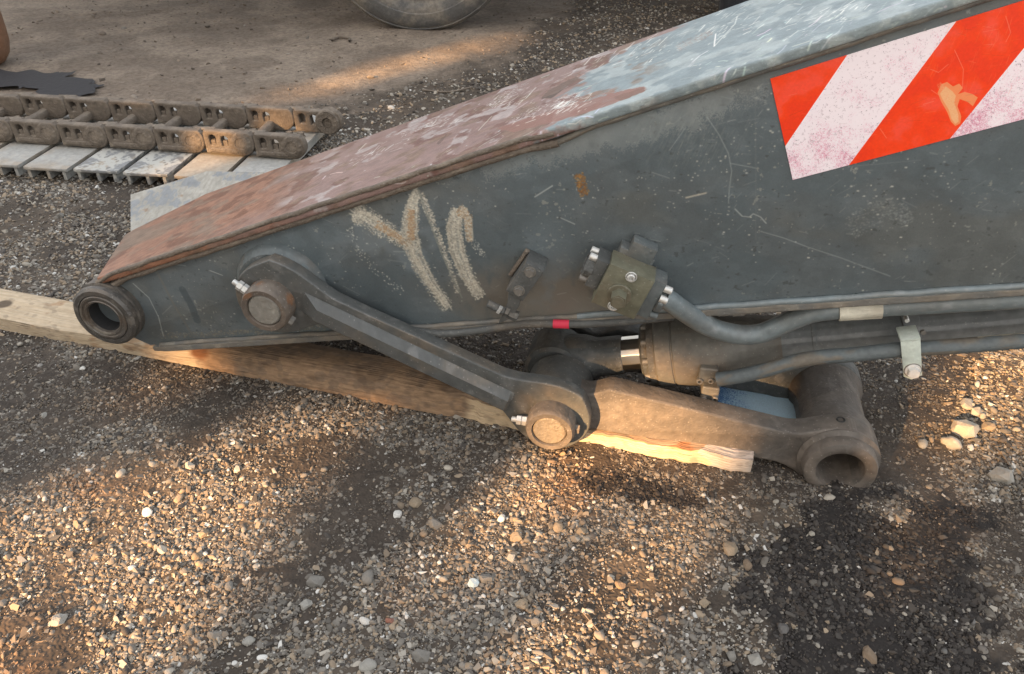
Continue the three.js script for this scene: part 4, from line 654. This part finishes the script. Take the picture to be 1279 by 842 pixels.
  tag(mesh('timber_plank', gg, new THREE.MeshStandardMaterial({ map: tx, bumpMap: bt, bumpScale: 0.003, roughness: 0.9 })), 'long rough timber plank, pale and brown, lying on gravel under the arm', 'plank');
}
{ // light blue sheet on the gravel behind the link
  const c = [[893, 530], [1000, 545], [1016, 512], [988, 476], [893, 476]].map(([x, y]) => gnd(x, y, 0.012));
  const g = extrude(c.map((p) => V3(p.x, -p.z, 0)), 0.008, 0.013, { bevel: 0.001 }); g.rotateX(-Math.PI / 2);
  const e0 = gnd(905, 500), tx = dataTex(512, (u, v) => 0.5), cv = canvasFor(512, 512, (px, py) => { const p = gnd(px, py, 0.012); return [(p.x - c[0].x) / 0.45 * 512, (p.z - c[4].z) / 0.25 * 512]; });
  cv.x.fillStyle = css(196, 228, 248); cv.x.fillRect(0, 0, 512, 512); const k = cv.at(925, 500)[0];
  noisePaint(cv, (i, j, q) => { const s = hash(i >> 1, j >> 1, 8), w = sst(30, -30, i - k + 30 + (s - 0.5) * 70 + (fbm(i / 30, j / 30, 3, 1400) - 0.5) * 50); return mix(q, [58, 116, 190], w).map((v) => v * (0.96 + 0.08 * s)); });
  uvMap(g, (x, y, z) => [(x - c[0].x) / 0.45, 1 - (z - c[4].z) / 0.25]);
  tag(mesh('blue_sheet', g, new THREE.MeshStandardMaterial({ map: canvasTex(cv), roughness: 0.45 })), 'light blue flat sheet with a cut corner behind the lower link', 'plastic sheet');
}

{ // length of crawler track lying upside up on the ground
  const Hs = 0.05, F0 = gnd(82, 211, Hs), F1 = gnd(208, 219, Hs), tx = F1.clone().sub(F0).setY(0).normalize(), tz = V3(-tx.z, 0, tx.x);   // tz points to the viewer
  const loc = (px, py, H) => { const d = gnd(px, py, H).sub(F0); return [d.dot(tx), d.dot(tz)]; };
  const trk = thing('crawler_track', 'length of rusty crawler track with pale shoes lying on the dirt', 'crawler track', V3(F0.x, 0, F0.z), -Math.atan2(tx.z, tx.x));
  const xr = loc(384, 188, Hs + 0.01)[0], p = (xr - loc(20, 172, Hs + 0.01)[0]) / 6, q1 = loc(130, 184, Hs + 0.01)[1], q2 = loc(383, 150, 0.095)[1], q3 = loc(413, 140, Hs)[1];
  const LH = 0.083, y0 = Hs + 0.004;
  const prof = (x0) => { const a = []; a.push([x0 + 0.006, y0 + 0.012], [x0 + 0.02, y0]); a.push([x0 + p - 0.05, y0]); for (let i = 0; i <= 10; i++) { const t = -Math.PI / 2 + i / 10 * Math.PI * 0.62; a.push([x0 + p - 0.044 + 0.05 * Math.cos(t), y0 + 0.05 + 0.05 * Math.sin(t)]); } a.push([x0 + p - 0.006, y0 + LH - 0.012], [x0 + p - 0.01, y0 + LH], [x0 + 0.008, y0 + LH - 0.002], [x0 + 0.0, y0 + LH - 0.014]); return a.map((v) => new THREE.Vector2(v[0], v[1])); };
  const win = (cx, cy) => { const a = []; for (let i = 0; i <= 8; i++) { const t = Math.PI * i / 8; a.push(new THREE.Vector2(cx + 0.0125 * Math.cos(t), cy + 0.012 * Math.sin(t))); } a.push(new THREE.Vector2(cx - 0.0085, cy - 0.022), new THREE.Vector2(cx + 0.0085, cy - 0.022)); return a; };
  const bodyPts = (() => { const a = [[p * 0.14, y0 + 0.004]]; for (let i = 0; i <= 14; i++) { const t = -Math.PI / 2 + i / 14 * Math.PI * 0.78; a.push([p + 0.024 - 0.046 + 0.046 * Math.cos(t), y0 + 0.045 + 0.045 * Math.sin(t)]); } a.push([p * 0.16, y0 + LH - 0.002], [p * 0.13, y0 + LH - 0.012]); return a.map((v) => new THREE.Vector2(v[0], v[1])); })();
  const linkG = mergeGeometries([extrude(bodyPts, -0.012, 0.018, { bevel: 0.005, seg: 3, cuts: [win(p * 0.31, y0 + 0.056), win(p * 0.55, y0 + 0.053)] }), extrude([new THREE.Vector2(-0.02, y0 + 0.012), new THREE.Vector2(p * 0.3, y0 + 0.006), new THREE.Vector2(p * 0.3, y0 + LH - 0.004), new THREE.Vector2(-0.02, y0 + LH - 0.006)], -0.03, -0.004, { bevel: 0.004 })].map(plain));
  const bossG = mergeGeometries([linkG, lathe([[0, 0.0], [0.036, 0], [0.036, 0.0185], [0.03, 0.022], [0.02, 0.023], [0.018, 0.021], [0, 0.021]], 36).translate(p - 0.022, y0 + 0.043, 0), boxUV(new RoundedBoxGeometry(p * 0.62, 0.018, 0.02, 2, 0.007).translate(p * 0.5, y0 + 0.016, 0.012))].map(plain));
  const nutGs = [[0.31, 0.036], [0.55, 0.035]].map(([f, y]) => boxUV(new RoundedBoxGeometry(0.017, 0.026, 0.016, 2, 0.003).translate(p * f, y0 + y, 0.006)));
  const eyeG = mergeGeometries([linkG, lathe([[0.018, -0.02], [0.044, -0.02], [0.044, 0.02], [0.04, 0.024], [0.018, 0.024]], 36).translate(p - 0.028, y0 + 0.042, 0)].map(plain));
  const sW = -q3, shoeBlue = metalMat(dataTex(256, (u, v) => { const a = fbm(u * 6, v * 6, 5, 371, 6), e = fbm(u * 30, v * 30, 3, 372, 30); return mix(mix([0.42, 0.42, 0.39], [0.34, 0.3, 0.24], sst(0.5, 0.7, e)), [0.13, 0.145, 0.165], 0.65 * sst(0.5, 0.62, a + (e - 0.5) * 0.55)); }), { rough: 0.8, bump: 0.002 }), shoeTan = metalMat(grime([0.36, 0.32, 0.26], [0.42, 0.38, 0.32], [0.25, 0.2, 0.15], { s: 391 }), { rough: 0.9, bump: 0.002 });
  const sp = [new THREE.Vector2(0.006, 0), new THREE.Vector2(p - 0.014, 0.002), new THREE.Vector2(p - 0.012, 0.013), new THREE.Vector2(p * 0.6, 0.012), new THREE.Vector2(0.008, 0.012)];
  const grouser = (x) => new THREE.BoxGeometry(0.011, 0.03, sW - 0.01).translate(x, Hs - 0.026, -sW / 2);
  const shoeG = mergeGeometries([extrude(sp, -sW, 0, { bevel: 0.003 }).translate(0, Hs - 0.013, 0), ...[0.02, p * 0.5, p - 0.03].map((x) => boxUV(grouser(x)))].map(plain));
  for (let k = 0; k < 9; k++) {
    const x = xr - (k + 1) * p, wob = rr(-0.004, 0.004), mm = [M.shoe, shoeTan, shoeBlue, shoeBlue, M.shoe, M.shoe, shoeTan, M.shoe, M.shoe][k];
    const a = mesh('track_link', bossG, M.mud, trk); a.position.set(x, wob, q1 - 0.02); for (const n of nutGs) mesh('link_nut', n, M.mud, a);
    const b = mesh('track_link', k ? linkG : eyeG, M.mud, trk); b.position.set(x + 0.045, wob, q2); if (k) for (const n of nutGs) mesh('link_nut', n, M.mud, b);
    const s = mesh('track_shoe', shoeG, mm, trk); s.position.set(x - p * 0.1 + rr(-0.003, 0.003), wob, rr(-0.006, 0.004)); s.rotation.z = rr(-0.02, 0.02);
    if (k) mesh('track_pin', rod(0.016, 0, Math.abs(q2 - q1) - 0.02, 0.002).translate(x + p - 0.022, y0 + 0.02 + wob, q2), M.mud, trk);
    for (const f of [0.33, 0.57]) for (const z of [q2 + 0.05, q1 - 0.07]) mesh('shoe_bolt', hexHead(0.013, 0.016).rotateX(-Math.PI / 2).translate(x + p * f, Hs + wob, z), M.mud, trk);
  }
  const S = (px, py, H) => loc(px, py, H);
}
{ // faded loose steel plate between arm and track
  const H = 0.07, c = [[163, 243, .075], [258, 214, .085], [330, 215, .085], [330, 300, .04], [163, 300, .05]].map(([x, y, h]) => gnd(x, y, h));
  const th = 0.014, pos = [], uvs = [], NX = 1; const top = c, bot = c.map((p) => p.clone().setY(p.y - th)), tri = (a, b, d) => { for (const p of [a, b, d]) { pos.push(p.x, p.y, p.z); uvs.push(p.x, -p.z); } };
  for (let i = 1; i < 4; i++) { tri(top[0], top[i + 1], top[i]); tri(bot[0], bot[i], bot[i + 1]); } for (let i = 0; i < 5; i++) { const j = (i + 1) % 5; tri(top[i], top[j], bot[j]); tri(top[i], bot[j], bot[i]); }
  const g = new THREE.BufferGeometry(); g.setAttribute('position', new THREE.Float32BufferAttribute(pos, 3)); g.setAttribute('uv', new THREE.Float32BufferAttribute(uvs, 2)); g.computeVertexNormals();
  const tx = dataTex(512, (u, v) => { const n = fbm(u * 8, v * 8, 5, 1500, 8), f = fbm(u * 60, v * 20, 3, 1510, 20); let q = mix([0.3, 0.285, 0.245], [0.4, 0.38, 0.33], f); q = mix(q, [0.15, 0.18, 0.215], 0.6 * sst(0.52, 0.7, n + (f - 0.5) * 0.5)); q = mix(q, [0.25, 0.14, 0.07], 0.8 * sst(0.66, 0.72, fbm(u * 6 + 3, v * 6, 5, 1520, 6))); return q.map((k) => k * (0.85 + 0.3 * f)); });
  const pl = mesh('steel_plate', g, new THREE.MeshStandardMaterial({ map: rep(tx, 2.2), roughness: 0.75, bumpMap: rep(bumpT, 4), bumpScale: 0.002 })); tag(pl, 'faded cream and blue steel plate between the arm and the track', 'steel plate');
}

{ // parked truck: only the lower half of its wheel reaches into the picture
  const c = gnd(527, 41), fwd = V3(0, -Math.sin(CAM.pitch), -Math.cos(CAM.pitch)), dep = c.clone().sub(V3(0, CAM.y, 0)).dot(fwd), r = 122 * dep / CAM.f, rim = r * 0.635;
  const tk = thing('parked_truck', 'parked truck whose dusty grey tyre stands on the packed dirt behind', 'truck', V3(c.x, 0, c.z - 0.02), 0.05);
  for (const [dx, dz] of [[0, 0], [0, -1.9]]) {
    const wh = new THREE.Group(); wh.name = 'wheel'; wh.position.set(dx, r - 0.014, dz); tk.add(wh); const s = dz ? -1 : 1;
    const prof = [[rim, -0.27], [rim + 0.02, -0.275], [r * 0.8, -0.3], [r * 0.93, -0.29], [r * 0.985, -0.26], [r, -0.22], [r, -0.06], [r * 0.985, -0.03], [r * 0.955, -0.012], [r * 0.945, -0.016], [r * 0.93, -0.008], [r * 0.86, 0.006], [r * 0.8, 0.008], [r * 0.79, 0.004], [r * 0.74, 0.004], [r * 0.72, -0.002], [rim + 0.012, -0.014], [rim, -0.02]];
    const ty = lathe(prof, 96); const p = ty.attributes.position; for (let i = 0; i < p.count; i++) if (p.getY(i) < -r + 0.022) p.setY(i, -r + 0.022 - 0.012 * sst(0, 0.03, -r + 0.022 - p.getY(i)));
    const t = mesh('tyre', ty, M.tyre, wh), m = mesh('rim', lathe([[0.1, -0.1], [rim * 0.55, -0.1], [rim * 0.75, -0.075], [rim * 0.92, -0.04], [rim * 0.96, -0.006], [rim + 0.008, -0.002], [rim + 0.01, -0.012], [rim * 0.985, -0.03], [rim * 0.97, -0.25]], 64), M.white, wh);
    mesh('hub', lathe([[0, -0.02], [0.07, -0.025], [0.09, -0.04], [0.1, -0.12], [0, -0.12]], 40), M.dull, wh); if (s < 0) wh.rotation.y = Math.PI;
  }
  mesh('axle', boxUV(new RoundedBoxGeometry(0.14, 0.14, 1.5, 3, 0.03).translate(0, r, -0.95)), M.navy, tk);
  for (const z of [-0.5, -1.35]) mesh('chassis_rail', boxUV(new RoundedBoxGeometry(6.4, 0.24, 0.08, 2, 0.01).translate(0.6, r + 0.34, z)), M.navy, tk);
  mesh('load_bed', boxUV(new RoundedBoxGeometry(6.6, 0.14, 2.3, 2, 0.01).translate(0.6, r + 0.56, -0.95)), M.navy, tk);
  for (let k = 0; k < 6; k++) mesh('side_board', boxUV(new RoundedBoxGeometry(1.07, 0.5, 0.04, 2, 0.008).translate(-2.15 + k * 1.1, r + 0.89, 0.2)), M.rust, tk);
}
{ // dark drum beside the truck, mostly hidden by the arm
  const c = gnd(897, 40), R = 0.29, t = thing('steel_drum', 'dark blue-black steel drum behind the arm at the top edge', 'drum', V3(c.x + R, 0, c.z - 0.05));
  mesh('drum_body', lathe([[0, 0], [R - 0.006, 0], [R, 0.004], [R, 0.014], [R - 0.006, 0.02], [R - 0.008, 0.28], [R, 0.29], [R, 0.3], [R - 0.008, 0.31], [R - 0.008, 0.57], [R, 0.58], [R, 0.59], [R - 0.008, 0.6], [R - 0.006, 0.86], [R, 0.87], [R, 0.88], [R - 0.01, 0.88], [R - 0.014, 0.865], [0, 0.865]], 64).rotateX(-Math.PI / 2), M.navy, t);
  mesh('bung', rod(0.035, 0.864, 0.878, 0.003).rotateX(-Math.PI / 2).translate(0.17, 0, 0.05), M.dull, t);
}
{ // rusty vessel at the left edge
  const c = gnd(-16, 86), R = 0.13, t = thing('steel_vessel', 'rusty brown steel vessel with rounded bottom at the left edge', 'vessel', V3(c.x - 0.03, 0, c.z - 0.05));
  mesh('vessel_body', lathe([[0, 0], [0.05, 0.002], [0.085, 0.016], [0.112, 0.05], [0.126, 0.1], [R, 0.16], [R, 0.8], [0.122, 0.86], [0.09, 0.91], [0.045, 0.935], [0, 0.94]], 64).rotateX(-Math.PI / 2), metalMat(grime([0.22, 0.115, 0.065], [0.27, 0.12, 0.045], [0.18, 0.12, 0.085], { s: 481, wornAmt: 0.6 }), { rough: 0.9, bump: 0.002 }), t);
  mesh('neck_ring', ring(0.03, 0.05, 0.935, 0.99).rotateX(-Math.PI / 2), M.rust, t);
}
// larger loose stones one can pick out of the gravel
{
  const TAN = [0.25, 0.2, 0.14], PALE = [0.38, 0.345, 0.285], WHITE = [0.55, 0.54, 0.5], GREY = [0.185, 0.175, 0.155], LGREY = [0.29, 0.28, 0.25], DARK = [0.1, 0.095, 0.09], BLUE = [0.42, 0.5, 0.52], RED = [0.2, 0.1, 0.075], BROWN = [0.19, 0.14, 0.095];
  const rocks = Array.from({ length: 6 }, (_, k) => { const pts = []; for (let i = 0; i < 22; i++) { const v = V3(rr(-1, 1), rr(-1, 1), rr(-1, 1)).normalize(); v.multiplyScalar(0.86 + 0.28 * vnoise(v.x * 1.6 + 5 + k * 9, v.y * 1.6 + v.z * 1.3 + 5, 33)); pts.push(V3(v.x * 1.08, v.y * 0.72, v.z * 0.92)); } return plain(new ConvexGeometry(pts)); });
  const stoneMats = new Map(), matFor = (c) => { if (!stoneMats.has(c)) stoneMats.set(c, new THREE.MeshStandardMaterial({ map: rep(dataTex(128, (u, v) => c.map((k) => k * (0.75 + 0.5 * fbm(u * 5, v * 5, 4, 1600 + c[0] * 100 | 0, 5)))), 12), roughness: 0.93, bumpMap: rep(bumpT, 10), bumpScale: 0.0012 })); return stoneMats.get(c); };
  const S = [[1203, 533, 30, PALE, 'pale angular block, biggest stone right of the arm'], [1188, 551, 22, PALE, 'pale yellowish stone leaning in front of the biggest block'], [1218, 513, 15, LGREY, 'light grey stone just above the biggest pale block'], [1233, 532, 15, TAN, 'flat tan stone right beside the biggest pale block'], [1207, 503, 17, LGREY, 'pale grey stone behind the pale blocks right of the arm'], [1152, 552, 14, LGREY, 'light stone in the dark shade right of the end boss'],
    [1250, 590, 26, LGREY, 'rough light grey lump at the right edge'], [183, 635, 14, WHITE, 'small white stone in the sunny left gravel'], [237, 579, 13, PALE, 'cream stone in the sunny gravel below the left plank'], [150, 587, 13, PALE, 'cream angular stone left of the sunny patch'], [202, 681, 13, PALE, 'narrow cream stone lying in the middle of the sunny left patch'], [254, 661, 14, TAN, 'tan wedge stone in the sunny left gravel'], [72, 769, 17, LGREY, 'light grey stone in the lower left corner'], [311, 797, 14, LGREY, 'pale grey stone near the bottom, left of centre'], [395, 723, 22, GREY, 'large rounded grey stone left of centre foreground'], [383, 752, 15, LGREY, 'pale stone just below the large rounded grey one'], [269, 787, 17, GREY, 'grey stone near the bottom at the sunny patch edge'], [286, 728, 14, GREY, 'rounded grey stone left of the large rounded grey one'],
    [519, 624, 17, TAN, 'square tan stone in centre foreground below the link'], [496, 639, 13, WHITE, 'small smooth white stone beside the square tan stone'], [543, 652, 19, GREY, 'broad grey stone below the square tan stone'], [560, 583, 13, PALE, 'pale stone just under the timber plank'], [601, 603, 8, WHITE, 'tiny white stone left of the lower link pin'], [645, 667, 17, TAN, 'brick-shaped tan stone under the lower pin'], [638, 695, 13, PALE, 'pale oblong stone below the brick-shaped one'], [697, 656, 17, TAN, 'tan angular stone right of the brick-shaped one'], [727, 661, 15, TAN, 'rightmost tan stone of the row under the lower pin'], [591, 726, 15, BLUE, 'pale bluish stone in the centre foreground'], [607, 719, 18, GREY, 'grey stone touching the pale bluish stone'], [460, 719, 20, GREY, 'long grey stone at the left of centre foreground'], [652, 753, 17, TAN, 'rounded tan stone below centre foreground'], [670, 777, 14, GREY, 'grey oval stone below the rounded tan one'], [527, 817, 23, GREY, 'large grey stone at the bottom centre'], [460, 829, 21, LGREY, 'flat light grey stone at the bottom edge left of centre'], [489, 773, 13, RED, 'small reddish brown stone in the lower centre'], [774, 728, 14, BROWN, 'brown stone in the right sunny patch'], [912, 679, 22, TAN, 'tan stone at the left rim of the oily ground'], [934, 701, 14, BROWN, 'small brown stone below the tan one on oily ground'], [944, 817, 20, LGREY, 'pale grey stone at the bottom on the oily ground'], [914, 817, 13, GREY, 'small grey stone beside the pale one at the bottom right'], [1088, 812, 20, BROWN, 'long brown stone at the bottom of the oily ground'], [1123, 723, 13, BROWN, 'brown stone in the middle of the oily ground'], [978, 781, 16, DARK, 'dark rounded stone on the oily ground'], [880, 751, 14, TAN, 'tan wedge stone left of the oily ground'], [964, 595, 9, PALE, 'small pale stone between plank end and end boss'], [103, 458, 8, WHITE, 'small white stone below the left end of the plank'], [55, 515, 9, LGREY, 'light stone in the shaded left gravel'], [126, 253, 9, LGREY, 'pale stone in the gravel left of the steel plate'], [76, 270, 9, GREY, 'grey stone in the shaded gravel below the track']];
  S.forEach(([px, py, d, c, l], i) => {
    const p = gnd(px, py + d * 0.25), dist = p.distanceTo(V3(0, CAM.y, 0)), s = d * 0.5 * dist / CAM.f, g = (i % 4 === 1 ? stoneShapes[7 + (i % 3)] : rocks[i % 6]).clone();
    const m = mesh('stone', boxUV(g.scale(s * 0.98, s * 0.95, s * 0.95)), matFor(c)); m.rotation.set(rr(-0.25, 0.25), rr(0, 6.28), rr(-0.25, 0.25)); m.position.set(p.x, groundH(p.x, p.z) + s * 0.26, p.z); tag(m, l, 'stone', 'larger loose stones in the gravel');
  });
}
for (const [pts, r, l] of [[[[728, 770], [736, 780], [744, 789], [750, 796]], 0.0012, 'thin dark twig in the sunny gravel near the bottom'], [[[415, 53], [424, 48], [436, 51], [437, 55]], 0.006, 'curved twig on the packed dirt left of the truck tyre'], [[[528, 113], [560, 116], [590, 111]], 0.004, 'thin pale stick on the packed dirt behind the arm'], [[[1244, 565], [1252, 574], [1259, 585]], 0.0015, 'thin dry straw beside the light grey lump']])
  tag(mesh('twig', tube(pts.map(([x, y]) => { const p = gnd(x, y); p.y = groundH(p.x, p.z) + r + 0.003; return p; }), r, 24, 7), M.timber), l, 'twig');

renderer.render(scene, camera);
